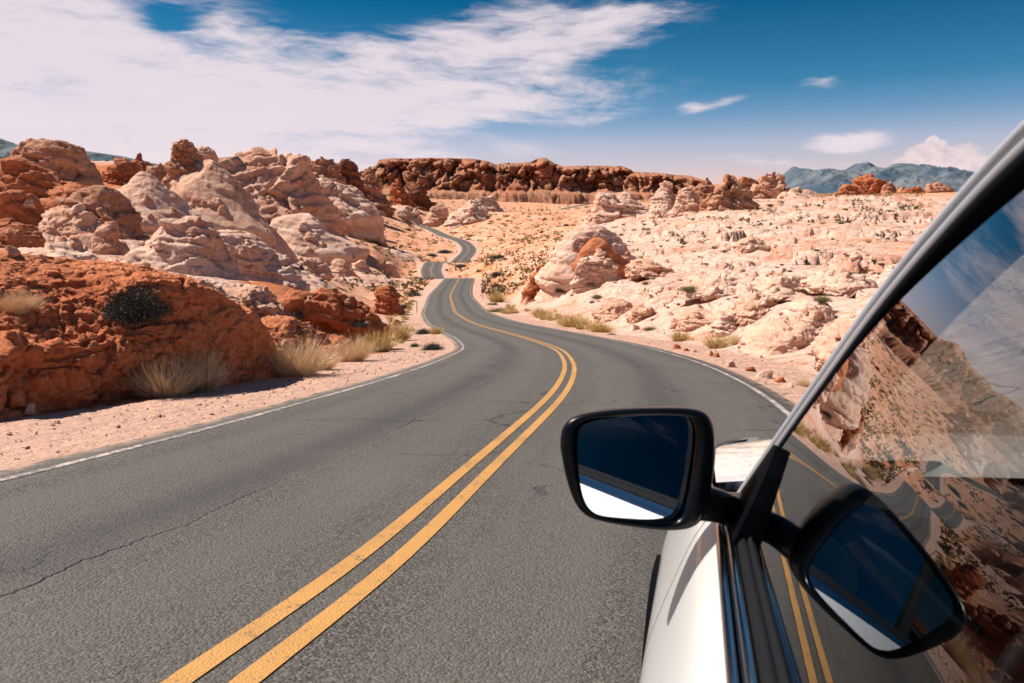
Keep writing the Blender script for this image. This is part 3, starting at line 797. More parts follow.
# ------------------------------------------------------------------ rocks
def rock_verts(w, d, h, kind='dome', seed=0, sub=5, tilt=0.0, bed=(0.12, 0.1, 1.0), beds=6, lump=.15, crack=.5, ledge=.5, dip=0.0, slope=0.0, facets=None):
    p, F = ico(sub)
    rs = np.random.RandomState(seed + 5)
    n = {'dome': 2.3, 'block': 5.0, 'slab': 4.0, 'peak': 2.0, 'ridge': 2.3}[kind]
    q = p / ((np.abs(p) ** n).sum(1) ** (1 / n))[:, None]
    v = q.copy()
    up = np.clip(v[:, 2], 0, 1)
    if kind == 'peak':
        s_ = 1.12 - .72 * up ** .8; v[:, 0] *= s_; v[:, 1] *= s_
        v[:, 2] = np.where(v[:, 2] > 0, v[:, 2] ** .9, v[:, 2])
    elif kind == 'ridge':
        v[:, 1] *= 1.1 - .65 * up; v[:, 0] *= 1.05 - .2 * up
    else:
        fl = 1.10 - {'dome': .20, 'block': .14, 'slab': .18}[kind] * up; v[:, 0] *= fl; v[:, 1] *= fl
    nf = {'dome': 7, 'block': 12, 'slab': 10, 'peak': 9, 'ridge': 10}[kind] if facets is None else facets
    for k in range(nf):                                   # broken faces
        a_ = rs.uniform(0, 6.283); e_ = rs.uniform(-.1, 1.1)
        nv = np.array([math.cos(a_) * math.cos(e_), math.sin(a_) * math.cos(e_), math.sin(e_)])
        dd = v @ nv; lim = dd.max() * rs.uniform(.70, .93)
        v = v - np.maximum(dd - lim, 0)[:, None] * nv * .88
    rxy = np.hypot(v[:, 0], v[:, 1]); low = v[:, 2] < 0
    k_ = np.where(low, (1.0 + .35 * np.abs(v[:, 2])) / np.maximum(rxy, .3), 1.0 + .16 * sst(.38 - v[:, 2], 0, .38))
    k_ = np.where(low, np.maximum(k_, 1.16), k_)
    v[:, 0] *= k_; v[:, 1] *= k_
    v[:, 2] = np.where(low, v[:, 2] * .5, v[:, 2])
    L = min(w, 2.2 * h, 1.6 * d)
    v = v * np.array([w / 2, d / 2, h])
    v[:, 2] *= h / max(v[:, 2].max(), 1e-3)
    tp = v[v[:, 2] > .12 * h]; v[:, 0] *= w / max(tp[:, 0].max() - tp[:, 0].min(), 1e-3)
    v[:, 0] += tilt * v[:, 2]
    v[:, 2] += dip * v[:, 0] + slope * v[:, 1]
    nrm = q / np.array([w / 2, d / 2, h]); nrm /= np.linalg.norm(nrm, axis=1)[:, None]
    o = np.array([seed * 13.7 % 97, seed * 7.3 % 89, seed * 3.1 % 71])
    a = v / L * 1.7 + o
    disp = fbm(a, 2, seed, .4) * lump * .8 * L
    b_ = np.array(bed); b_ = b_ / np.linalg.norm(b_)
    th = h / beds
    t = (v @ b_) / th + fbm(a * .9, 3, seed + 5) * .9
    fr = t - np.floor(t)
    r0 = (np.sin(np.floor(t) * 12.9898 + seed) * 43758.5453) % 1.0
    disp += ledge * th * ((r0 - .5) * 1.3 * sst(fr, 0, .10) * sst(1 - fr, 0, .12) - .35 * np.exp(-fr / .07))
    t2 = t * 3.3; fr2 = t2 - np.floor(t2)
    disp += ledge * th * .12 * (fr2 - .5)
    bedz = np.column_stack([a[:, 0], a[:, 1], (a @ b_) * 2.1])
    wq = bedz * .95 + np.stack([fbm(a * 1.5 + 9, 2, seed + 7), fbm(a * 1.5 + 4, 2, seed + 8), fbm(a * 1.5 + 2, 2, seed + 9)], -1) * .12
    v1, e = facet(wq, seed + 11, 3, .9)
    v2, e2 = facet(wq * 2.6 + 3, seed + 12, 3, 1.0)
    v3, e3 = facet(wq * 7.0 + 7, seed + 13, 3, 1.0)
    disp += crack * L * (.115 * v1 - .09 * np.exp(-e / .022) + .048 * v2 - .032 * np.exp(-e2 / .03) + .020 * v3 - .010 * np.exp(-e3 / .05))
    disp += fbm(a * 9, 4, seed + 20, .6) * .014 * L
    z0 = v[:, 2].max()
    v = v + nrm * disp[:, None]
    zt_ = h if not slope else z0
    v[:, 2] = np.where(v[:, 2] > 0, v[:, 2] * zt_ / max(np.sort(v[:, 2])[-6], 1e-3), v[:, 2])
    v[:, 2] = np.minimum(v[:, 2], zt_)
    return v, F


YS = np.geomspace(3.5, 2500, 420)
def ground_hit(px, py):
    """distance at which the line of sight meets the land"""
    r = ray(px, py); r = r / r[1]
    zg, _, _, _ = land(YS * r[0], YS, False)
    b_ = (YS * r[2]) < zg
    if not b_.any(): return None
    return YS[b_.argmax()]


RN = 0
def rock(x0, x1, yt, yb, Y, mat, label, kind='dome', depth=.75, name='rock_outcrop', sub=None, embed=0.0, snap=True, **kw):
    """embed: share of the pictured height that is the rock's own front face; the rest is its top lying on the slope"""
    global RN; RN += 1
    xc = (x0 + x1) / 2
    if snap:
        y0 = ground_hit(xc, yb)
        if y0 is not None and y0 > .5 * Y: Y = min(y0, 2.5 * Y)
    base = at(xc, yb, Y); top = at(xc, yt, Y)
    w = (x1 - x0) / FPX * Y * 1.02; h = top[2] - base[2]; d_ = max(w * depth, h * .8)
    if embed:
        y1 = ground_hit(xc, yt)
        y1 = Y * 1.6 if y1 is None else min(max(y1, Y * 1.1), Y * 1.8)
        y1 = min(y1, Y + 1.1 * w)
        d_ = max((y1 - Y) * 1.1, .5 * w)
        rr_ = ray(xc, yb); rr_ = rr_ / rr_[1]
        za = land(np.array([rr_[0] * y1]), np.array([y1]), False)[0][0]
        kw['slope'] = float(np.clip((za - base[2]) / (y1 - Y), 0, .7))
        h = h * embed
        base = base + np.array([0, d_ * .46, 0]); base[2] += kw['slope'] * d_ * .46 - .12 * h
    else:
        base = base + np.array([0, d_ * .30, 0])
    px = x1 - x0
    if sub is None: sub = 6 if (px > 26) else 5 if px > 10 else 4
    v, F = rock_verts(w, d_, h, kind, seed=RN * 3 + 1, sub=sub, **kw)
    tier = 'near' if Y < 40 else 'mid' if Y < 320 else 'far'
    o = mesh_np(name, v, F, M[mat + '_' + tier])
    o.location = tuple(base)
    tag(o, label, 'rock')
    return o


rk = rock
# left skyline
rk(-8, 88, 135, 188, 140, 'brown', 'big rounded brown dome with pale cap at the far left of the skyline', 'dome', beds=7, ledge=.35, lump=.14)
rk(-50, 108, 156, 206, 116, 'red', 'dark red layered ledge running below the big left skyline dome', 'ridge', beds=5, depth=.35, lump=.25, crack=.6)
rk(-90, 52, 188, 252, 64, 'red', 'smooth red rock shoulder at the left picture edge below the dark ledge', 'dome', beds=8, depth=.5)
rk(26, 106, 205, 266, 56, 'pink', 'banded pale slab dome with white cap in front of the brown mass', 'dome', beds=9, ledge=.6, dip=-.25)
rk(36, 152, 184, 262, 70, 'brown', 'large brown rock mass with steep shaded face behind the banded slab', 'ridge', beds=7, dip=-.10, crack=.6, depth=.9)
rk(93, 119, 221, 252, 53, 'pink', 'round knob rock standing between the banded slab and shaded face', 'dome', name='boulder')
rk(-40, 30, 218, 250, 52, 'red', 'low red rock hump at the left edge above the pale shelf', 'dome')
rk(96, 136, 157, 184, 128, 'red', 'left lump of the small reddish skyline ridge right of the big dome', 'dome', crack=.7)
rk(124, 154, 151, 178, 130, 'red', 'right lump of the small reddish skyline ridge beside the pale ramp', 'peak', crack=.7)
rk(84, 196, 170, 226, 108, 'pale', 'smooth pale triangular rock ramp left of the dark diagonal ridge', 'peak', lump=.05, crack=.12, ledge=.12, facets=3)
rk(136, 176, 162, 196, 100, 'brown', 'upper part of the dark diagonal rock ridge under the pinnacle', 'ridge', dip=-.3, crack=.7)
rk(160, 208, 176, 214, 97, 'brown', 'lower part of the dark diagonal rock ridge reaching the pale flats', 'ridge', dip=-.35, crack=.7)
cone = rk(132, 262, 157, 228, 122, 'pink', 'smooth pink cone shaped slope carrying the dark pinnacle', 'peak', lump=.05, crack=.12, ledge=.12, facets=4)
rk(163, 201, 138, 174, cone.location.y, 'brown', 'dark blocky pinnacle on top of the smooth pink cone', 'block', crack=.9, beds=4, name='pinnacle', snap=False, depth=.9)
rk(192, 218, 146, 170, 126, 'pink', 'small pale knob on the skyline just right of the pinnacle', 'dome')
rk(196, 330, 143, 214, 120, 'pink', 'large tilted layered outcrop in the middle of the left skyline', 'dome', beds=11, ledge=.7, bed=(-.45, .2, 1), dip=-.08, crack=.55)
rk(256, 312, 166, 214, 112, 'brown', 'dark shaded buttress at the right end of the tilted layered outcrop', 'block', crack=.9)
rk(296, 346, 156, 206, 158, 'brown', 'brown skyline outcrop behind the pale striped dome', 'dome', crack=.9)
rk(278, 366, 177, 212, 134, 'pale', 'pale striped dome below the brown skyline outcrop', 'dome', beds=10, ledge=.5, dip=-.15)
rk(324, 362, 158, 200, 210, 'dark', 'dark craggy skyline hill left of the long mesa', 'dome', crack=.9)
rk(350, 386, 166, 204, 235, 'brown', 'brown crag where the left hills meet the long mesa', 'peak', crack=.9)
rk(384, 412, 178, 206, 300, 'red', 'red spire like rock below the left end of the mesa', 'peak', crack=.9)
rk(402, 432, 181, 208, 330, 'dark', 'dark rough crag in front of the left end of the mesa', 'block', crack=1.0)
# left middle ground
rk(132, 232, 216, 272, 47, 'pale', 'white layered rock hill with a jagged dark right slope', 'ridge', beds=12, ledge=.6, dip=-.28, crack=.45)
rk(192, 292, 230, 278, 45, 'pale', 'white layered rock hump with deep shadow on its right end', 'slab', beds=10, ledge=.7, dip=-.15)
rk(134, 174, 226, 254, 44, 'pale', 'smooth leaning pale boulder at the foot of the white layered hill', 'dome', name='boulder', lump=.1, crack=.2, dip=.35)
rk(-70, 60, 232, 276, 27, 'pale', 'long pale rock shelf behind the red earth bank', 'slab', beds=6, depth=.4, ledge=.8, dip=-.1, embed=.5)
rk(38, 104, 247, 276, 28, 'pale', 'low pale slab at the right end of the long shelf', 'slab', beds=5, depth=.5, ledge=.8, dip=-.12, embed=.5)
rk(164, 216, 265, 302, 23.5, 'pale', 'cracked pale rock above the shaded flank of the red bank', 'slab', crack=.8, dip=-.15, embed=.5)
rk(206, 264, 273, 306, 25, 'pink', 'broken pinkish rock right of the cracked pale rock', 'slab', crack=.9, dip=-.1, embed=.5)
rk(246, 356, 213, 254, 118, 'pale', 'smooth pale dome left of the red square block', 'dome', lump=.1, crack=.2, ledge=.3)
rk(317, 342, 211, 236, 108, 'red', 'red square block with a dark face on the pale dome', 'block', name='boulder', crack=.6)
for i, (a, b_, c_, d_, lb) in enumerate([(296, 328, 258, 274, 'leftmost'), (326, 354, 259, 274, 'second'), (350, 374, 260, 273, 'third'), (373, 398, 262, 275, 'rightmost')]):
    rk(a, b_, c_, d_, 104, 'pale', lb + ' of four low pale rocks in the row left of the far road bend', 'slab', depth=.6, name='boulder')
rk(268, 384, 289, 338, 29, 'red', 'broad orange red mound beside the road, left of the square block', 'slab', beds=5, depth=.4, ledge=.8, dip=-.03)
rk(370, 402, 286, 314, 31, 'red', 'square red block with a shaded right face at the roadside', 'block', crack=.6, name='boulder')
rk(226, 300, 302, 354, 22.5, 'red', 'layered red ledge between the bank and the orange mound', 'slab', crack=.9, beds=5, ledge=.9, embed=.5)
rk(292, 350, 318, 356, 23, 'red', 'broken red rock ledge behind the pale dry grass', 'slab', crack=.9, ledge=.9, embed=.5)
rk(334, 380, 302, 340, 26, 'red', 'jagged red rock with dark hollows right of the broken ledge', 'block', crack=1.0)
# valley
rk(424, 453, 204, 226, 330, 'pink', 'smooth orange dome at the head of the winding road', 'dome', lump=.1, crack=.3)
rk(448, 494, 199, 222, 345, 'pale', 'low pale rock group right of the smooth orange dome', 'slab', crack=.8)
rk(384, 420, 205, 219, 285, 'pale', 'low pale rock left of the upper end of the road', 'slab', crack=.6)
rk(470, 502, 195, 210, 430, 'pale', 'small pale rock near the foot of the mesa centre', 'slab', crack=.8)
rk(534, 562, 172, 203, 900, 'pale', 'left pale round tower in front of the mesa', 'dome', crack=.9)
rk(556, 582, 170, 203, 930, 'pink', 'middle pale round tower in front of the mesa', 'dome', crack=.9)
rk(572, 600, 178, 203, 890, 'brown', 'right low tower in front of the mesa', 'dome', crack=.9)
# right slope
dome = rk(542, 640, 223, 277, 84, 'pale', 'pale dome with a red hollow on its face above the road bend', 'dome', beds=5, crack=.25, lump=.08, ledge=.3, facets=3)
rk(524, 566, 262, 296, 72, 'red', 'blocky outcrop with a red broken face below the pale dome', 'block', crack=.8, dip=.25)
v_, f_ = rock_verts(5.6, 3.2, 2.9, 'dome', seed=77, sub=5, lump=.07, crack=.22, ledge=.2, beds=4, facets=3)
k_ = (640 - 542) / 86.0 * dome.location.y / 92.0
rec = mesh_np('rock_outcrop', v_ * k_, f_, M['red_mid']); rec.location = dome.location + Vector((.8 * k_, -3.55 * k_, 1.2 * k_))
tag(rec, 'red rounded recess wall on the face of the pale dome', 'rock')
rk(572, 622, 256, 282, 66, 'pale', 'low pale ledge in front of the red recess wall', 'slab', crack=.7, depth=.4)
rk(596, 626, 236, 273, 75, 'red', 'red slab at the right side of the pale dome', 'block', crack=.6, depth=.5)
rk(634, 682, 241, 274, 90, 'pink', 'dark edged outcrop right of the pale dome', 'slab', crack=1.0, dip=-.3, embed=.45)
rk(600, 640, 286, 316, 49, 'pink', 'left undercut ledge low on the pale slope', 'slab', crack=1.0, ledge=.9, embed=.45)
rk(632, 664, 290, 318, 47, 'pink', 'right undercut ledge low on the pale slope', 'block', crack=1.0, embed=.45)
rk(686, 722, 287, 322, 31, 'pale', 'pale fractured block left of the hollow topped rock', 'block', crack=.8, ledge=.8, embed=.45)
rk(714, 748, 298, 332, 25.5, 'pale', 'leaning pale slab below the hollow topped rock', 'slab', crack=.7, dip=-.4, embed=.45)
rk(744, 784, 282, 316, 27, 'pink', 'rock with a dark hollow under its top on the pale slope', 'block', crack=1.0, ledge=.9, embed=.45)
rk(758, 828, 311, 352, 20.5, 'pale', 'big smooth slab near the road with an undercut red foot', 'slab', crack=.5, dip=.2, beds=4, embed=.45)
rk(800, 850, 288, 330, 22, 'pale', 'rough pale boulder above the big smooth slab', 'block', crack=.8, embed=.45)
rk(846, 930, 300, 372, 17, 'pale', 'pale rock bank behind the car door frame', 'slab', crack=.8, embed=.45)
rk(770, 830, 255, 292, 44, 'pale', 'wide pale slab with cracks high on the right slope', 'slab', crack=.6, depth=.6, embed=.45)
rk(820, 880, 248, 284, 42, 'pale', 'wide pale slab beside the door frame high on the slope', 'slab', crack=.6, depth=.6, embed=.45)
rk(690, 750, 262, 292, 52, 'pale', 'low pale swell of rock in the middle of the right slope', 'slab', crack=.6, depth=.6, embed=.45)
rk(742, 770, 226, 246, 92, 'pink', 'reddish step across the upper right slope', 'slab', crack=1.0, embed=.45)
rk(650, 684, 180, 216, 380, 'pale', 'white pointed knob on the horizon left of the brown crags', 'peak', crack=.5)
rk(672, 708, 187, 214, 365, 'pale', 'white round knob beside the pointed knob on the horizon', 'dome', crack=.5)
rk(590, 656, 191, 216, 420, 'pale', 'low white ridge below the mesa right of centre', 'slab', crack=.8)
rk(688, 736, 177, 208, 470, 'brown', 'leftmost of the brown crags on the right horizon', 'ridge', crack=1.0)
rk(706, 758, 173, 209, 455, 'brown', 'tall brown crag second from the left on the right horizon', 'ridge', crack=1.0)
rk(732, 780, 175, 209, 470, 'brown', 'brown crag with a deep cleft in the middle of its group', 'block', crack=1.0)
rk(746, 802, 171, 210, 445, 'pink', 'pinkish pointed crag at the right end of the brown crags', 'ridge', crack=1.0)
rk(776, 846, 186, 210, 430, 'pale', 'pale dome tapering right from the pinkish pointed crag', 'dome', crack=.6)
rk(832, 864, 184, 203, 800, 'red', 'left low hump of the orange crag under the blue mountains', 'ridge', crack=.9, snap=False)
rk(846, 898, 173, 204, 820, 'red', 'tall orange crag standing before the blue mountains', 'peak', crack=1.0, snap=False)
rk(878, 912, 181, 204, 800, 'brown', 'right shoulder of the tall orange crag', 'block', crack=1.0, snap=False)
rk(898, 938, 186, 204, 780, 'red', 'long low orange rock right of the tall orange crag', 'ridge', crack=1.0, snap=False)
rk(920, 972, 181, 204, 800, 'brown', 'orange knob on the horizon nearest the car pillar', 'peak', crack=1.0, snap=False)
rk(690, 800, 184, 210, 520, 'brown', 'long brown ridge base joining the crags on the right horizon', 'ridge', crack=1.0, snap=False, depth=.25)

# ------------------------------------------------------------------ the car (local frame: x right, y forward, z up; the camera hangs at x=0, y=0)
CF = np.array([.24046, .96078, -.13815]); CF /= np.linalg.norm(CF)
CRT = np.array([CF[1], -CF[0], 0]); CRT /= np.linalg.norm(CRT)
CUP = np.cross(CRT, CF)
zroad0 = CL[np.abs(CL[:, 1]).argmin(), 2]
HC = -zroad0 * CUP[2] + .0
HC = 1.278
ORG = np.array([.85, .30, 0.0])
car = empty('car')
org_w = CRT * ORG[0] + CF * ORG[1] + CUP * (ORG[2] - HC)
car.matrix_world = Matrix([[CRT[0], CF[0], CUP[0], org_w[0]], [CRT[1], CF[1], CUP[1], org_w[1]], [CRT[2], CF[2], CUP[2], org_w[2]], [0, 0, 0, 1]])
tag(car, 'white car with black door mirror and glossy closed driver window at the right edge', 'car')
PNT = simple('white car paint', (.80, .79, .78), rough=.32, coat=1.0, spec=.5)
BLK = simple('black plastic', (.0025, .003, .0045), rough=.6, spec=.02)
GLB = simple('gloss black plastic', (.008, .008, .009), rough=.12, coat=.6)
RUB = simple('black rubber', (.010, .010, .011), rough=.6, spec=.1)
PIL = simple('grey pillar finish', (.36, .37, .40), rough=.35, coat=.6)
BCH = simple('belt chrome', (.58, .58, .58), rough=.14, metal=1.0)
CHR = simple('bright window trim', (.52, .54, .57), rough=.28, metal=.55, spec=.6)
ALU = simple('wheel alloy', (.55, .55, .56), rough=.3, metal=1.0)
INT = simple('dark cabin fabric', (.016, .016, .018), rough=.9, spec=.1, var=.2)
DSH = simple('dashboard plastic', (.03, .03, .032), rough=.6, spec=.3)
MIR = simple('mirror silver', (.82, .84, .86), rough=.0, metal=1.0)
LEN = simple('headlight lens', (.7, .72, .75), rough=.05, coat=1.0)
TLR = simple('tail light red', (.45, .01, .012), rough=.1, coat=1.0)


def glass_mat(name, tint, ior, gain=1.0, pw=1.0):
    m, g, b = new_mat(name)
    g.n.remove(b)
    out = [q for q in g.n if q.type == 'OUTPUT_MATERIAL'][0]
    fr = g.new('ShaderNodeFresnel'); gm = g.new('ShaderNodeNewGeometry')
    g.put(fr.inputs['IOR'], g.m('ADD', g.m('MULTIPLY', gm.outputs['Backfacing'], 1 / ior - ior), ior))
    tr = g.new('ShaderNodeBsdfTransparent'); g.put(tr.inputs[0], tint)
    gl = g.new('ShaderNodeBsdfGlossy'); gl.inputs['Roughness'].default_value = 0.0; g.put(gl.inputs[0], (.95, .97, 1.0))
    mx = g.new('ShaderNodeMixShader')
    g.put(mx.inputs[0], g.m('MULTIPLY', g.m('POWER', fr.outputs[0], pw), gain, clamp=True)); g.l.new(tr.outputs[0], mx.inputs[1]); g.l.new(gl.outputs[0], mx.inputs[2])
    g.l.new(mx.outputs[0], out.inputs[0])
    return m


GLS = glass_mat('side window glass', (.30, .33, .33), 1.5, 2.2, 1.38)
WSG = glass_mat('windshield glass', (.78, .82, .80), 1.5)
TNT = glass_mat('dark tinted glass', (.16, .18, .18), 1.5)


def cmesh(name, V, F, mat, parent=None, smooth=True, sub=False):
    V = np.asarray(V, float) - (ORG if parent is None or parent is car else ORG)
    o = mesh_np(name, V, F, mat, parent if parent is not None else car, smooth)
    return o


def mirx(V):
    V = np.array(V, float); V[..., 0] = 2 * ORG[0] - V[..., 0]
    return V


def box_np(x0, x1, y0, y1, z0, z1, r=.02, seg=3):
    bm = bmesh.new(); bmesh.ops.create_cube(bm, size=1)
    for v in bm.verts:
        v.co = Vector(((x0 + x1) / 2 + v.co.x * (x1 - x0), (y0 + y1) / 2 + v.co.y * (y1 - y0), (z0 + z1) / 2 + v.co.z * (z1 - z0)))
    if r > 0: bmesh.ops.bevel(bm, geom=bm.edges[:], offset=r, segments=seg, affect='EDGES', profile=.5)
    bmesh.ops.triangulate(bm, faces=bm.faces[:])
    bm.verts.ensure_lookup_table(); bm.verts.index_update()
    V = np.array([v.co[:] for v in bm.verts]); F = np.array([[v.index for v in f.verts] for f in bm.faces]); bm.free()
    return V, F


def join(parts):
    V, F, n = [], [], 0
    for v, f in parts:
        f = np.asarray(f)
        if f.shape[1] == 4: f = np.concatenate([f[:, [0, 1, 2]], f[:, [0, 2, 3]]])
        V.append(v); F.append(f + n); n += len(v)
    return np.concatenate(V), np.concatenate(F)


PROF = np.array([(.84, .26), (.885, .36), (.905, .48), (.915, .62), (.918, .70), (.915, .765), (.905, .80), (.893, .835), (.875, .885), (.85, .95), (.832, .985), (.818, .998)])
BELT_RISE = .012


def topz(y):
    if y < 1.2: return .998 + BELT_RISE * max(0, .9 - y)
    return .998 - .07 * min(1, max(0, (y - 1.2) / 1.25)) ** 1.8


def hw_scale(y):
    f = 1.0
    if y > 1.7: f -= .22 * ((y - 1.7) / .8) ** 2.2
    if y < -1.3: f -= .10 * ((-1.3 - y) / .65) ** 2
    return f


def side_pts(y, nz=34):
    s_ = np.linspace(0, 1, nz)
    l = np.r_[0, np.cumsum(np.hypot(np.diff(PROF[:, 0]), np.diff(PROF[:, 1])))]; l /= l[-1]
    hw = np.interp(s_, l, PROF[:, 0]); z = np.interp(s_, l, PROF[:, 1])
    for _ in range(2):
        hw[1:-1] = .5 * hw[1:-1] + .25 * (hw[:-2] + hw[2:]); z[1:-1] = .5 * z[1:-1] + .25 * (z[:-2] + z[2:])
    k = (topz(y) - .70) / (.998 - .70)
    z = np.where(z > .70, .70 + (z - .70) * k, z)
    f = hw_scale(y)
    toe = -.025 * max(0, y - .2) * 0
    return np.stack([ORG[0] - (hw * f + toe), np.full(nz, y), z], -1)


WH = [(1.68, .335), (-.92, .335)]
def panel(name, y0, y1, mat, step=.02, hole=True, off=0.0, parent=None):
    ys = np.linspace(y0, y1, max(2, int((y1 - y0) / step) + 1))
    G = np.array([side_pts(y) for y in ys]); G[..., 0] += off
    F = grid_faces(len(ys), G.shape[1])
    V = G.reshape(-1, 3)
    c = V[F].mean(1)
    if hole:
        for wy, wz in WH:
            F = F[np.hypot(c[:, 1] - wy, c[:, 2] - wz) > .395]; c = V[F].mean(1)
    o = cmesh(name, V, F[:, ::-1], mat, parent)
    o2 = cmesh(name, mirx(V), F, mat, parent)
    return o, o2


GAP = .003
fd, fd2 = panel('front_door', .02 + GAP, 1.16 - GAP, PNT)
rd, rd2 = panel('rear_door', -.92 + GAP, .02 - GAP, PNT)
panel('front_fender', 1.16 + GAP, 2.46, PNT)
panel('rear_fender', -1.95, -.92 - GAP, PNT)
panel('inner_skin', -1.9, 2.3, BLK, step=.06, off=.022)


def sweep(path, nrm, prof, closed=False):
    """path (n,3), prof list of (a,b): a along in-plane outward, b along the outward normal"""
    t = np.gradient(path, axis=0); t /= np.linalg.norm(t, axis=1)[:, None]
    e = np.cross(nrm, t); e /= np.linalg.norm(e, axis=1)[:, None]
    P_ = np.array(prof)
    V = path[:, None] + e[:, None] * P_[None, :, :1] + np.broadcast_to(nrm, path.shape)[:, None] * P_[None, :, 1:]
    return V.reshape(-1, 3), grid_faces(len(path), len(P_))


def smooth_path(p, n):
    p = np.array(p, float)
    for _ in range(3):                                    # Chaikin
        q = np.empty((2 * len(p) - 2, p.shape[1])); q[0::2] = .75 * p[:-1] + .25 * p[1:]; q[1::2] = .25 * p[:-1] + .75 * p[1:]
        p = np.vstack([p[:1], q, p[-1:]])
    l = np.r_[0, np.cumsum(np.linalg.norm(np.diff(p, axis=0), axis=1))]; t = np.linspace(0, l[-1], n)
    return np.stack([np.interp(t, l, p[:, i]) for i in range(p.shape[1])], -1)


GN = np.array([-.9246, 0, .3810])
def gp(y, z):                                            # a point of the side glass plane (z measured from the ground)
    return np.array([.060 + (z - 1.0003) * .412, y, z])


UP = [(1.175, .955), (1.138, 1.000), (1.055, 1.092), (.965, 1.186), (.880, 1.272), (.794, 1.328), (.69, 1.382), (.60, 1.411), (.45, 1.432), (.20, 1.438), (-.10, 1.435), (-.6, 1.410), (-1.1, 1.345), (-1.45, 1.25), (-1.72, 1.13), (-1.86, 1.03)]
gpath = smooth_path([gp(*q) for q in UP], 150)
frame_prof = [(.004, -.014), (.005, .000), (.009, .002), (.016, .002), (.020, .000), (.022, -.006)]
trim_prof = [(.0215, -.006), (.022, .001), (.025, .004), (.028, .0045), (.031, .003), (.0325, -.001), (.033, -.012)]
rail_prof = [(.0475, -.014), (.048, -.001), (.0495, .004), (.053, .0055), (.058, .004), (.064, -.004), (.070, -.016), (.075, -.030), (.078, -.042)]
seal_prof = [(.031, -.010), (.050, -.010)]
inner_prof = [(.012, -.018), (.02, -.017), (.05, -.024), (.076, -.045), (.07, -.06), (.035, -.07), (.018, -.05), (.012, -.018)]
for nm, pr, mt, rng in (('window_frame', frame_prof, BLK, (0, 150)), ('window_trim', trim_prof, CHR, (3, 150)), ('pillar_seal', seal_prof, RUB, (0, 150)), ('roof_pillar', rail_prof, PIL, (0, 150)), ('pillar_lining', inner_prof, INT, (0, 150))):
    V, F = sweep(gpath[rng[0]:rng[1]], GN, pr)
    cmesh(nm, V, F, mt); cmesh(nm, mirx(V), F[:, ::-1], mt)

# side glass
def glass_quad(name, ya, yb_, mat, zlow, inset=-.001, both=True):
    sel = gpath[(gpath[:, 1] <= ya) & (gpath[:, 1] >= yb_)]
    if len(sel) < 2: return
    top = sel.copy()
    bot = np.array([gp(y, zlow(y)) for y in top[:, 1]])
    top[:, 2] = np.maximum(top[:, 2], bot[:, 2]); top = np.array([gp(y, z) for y, z in top[:, 1:]])
    nr = 26; w_ = np.linspace(0, 1, nr)[None, :, None]
    V = bot[:, None] * (1 - w_) + top[:, None] * w_
    zt = np.linspace(.9, 1.5, 601); tl = np.radians(22.3 + np.where(zt < 1.14, 38, 15) * (zt - 1.14))
    dl = np.cumsum(np.tan(tl) - .412) * .001; dl -= np.interp(1.07, zt, dl)
    V[..., 0] += np.interp(V[..., 2], zt, dl)             # the pane is curved from belt to roof
    V = V.reshape(-1, 3) + GN * inset
    F = grid_faces(len(top), nr)
    o = cmesh(name, V, F[:, ::-1], mat, smooth=True)
    return o, V, F


belt = lambda y: 1.0 + BELT_RISE * max(0, .9 - y)
o, V, F = glass_quad('side_window', 1.145, .10, GLS, lambda y: belt(y) - .02)
cmesh('side_window', mirx(V), F, WSG)
o, V, F = glass_quad('side_window', .02, -.86, TNT, lambda y: belt(y) - .02)
bpy.data.objects.remove(o)                                # the left rear window stands open
cmesh('side_window', mirx(V), F, TNT, smooth=False)
o, V, F = glass_quad('quarter_window', -.93, -1.70, TNT, lambda y: belt(y) - .02)
cmesh('quarter_window', mirx(V), F, TNT, smooth=False)
# upright posts between the windows
for (y0, y1) in ((.015, .105), (-.935, -.865)):
    zt = 1.435 if y0 > -.5 else 1.375
    zs = np.linspace(.97, zt, 14)
    V = np.array([[gp(y0, z) + GN * -.012, gp(y0, z) + GN * .004, gp(y1, z) + GN * .004, gp(y1, z) + GN * -.012] for z in zs]).reshape(-1, 3)
    F = grid_faces(14, 4)
    cmesh('door_post', V, F, RUB); cmesh('door_post', mirx(V), F[:, ::-1], RUB)
# belt line: painted return of the door, bright strip, rubber wiper of the glass
ys = np.linspace(1.20, -1.80, 90)
bpath = np.array([[.060, y, belt(y)] for y in ys])
def belt_strip(nm, prof, mt):
    P_ = np.array(prof)
    V = bpath[:, None] + np.concatenate([P_[:, :1], np.zeros((len(P_), 1)), P_[:, 1:]], 1)[None]
    V = V.reshape(-1, 3); F = grid_faces(len(bpath), len(P_))
    cmesh(nm, V, F, mt); cmesh(nm, mirx(V), F[:, ::-1], mt)
belt_strip('belt_trim', [(-.030, -.012), (-.029, -.003), (-.025, .001), (-.021, .001), (-.019, -.004), (-.018, -.012)], BCH)
belt_strip('belt_moulding', [(-.0175, -.012), (-.017, -.002), (-.014, .005), (-.009, .007), (-.006, .003), (-.005, -.010)], BCH)
belt_strip('window_seal', [(-.006, -.012), (-.004, .004), (.000, .010), (.004, .012), (.007, .006), (.009, .014), (.014, .016), (.017, -.004)], RUB)
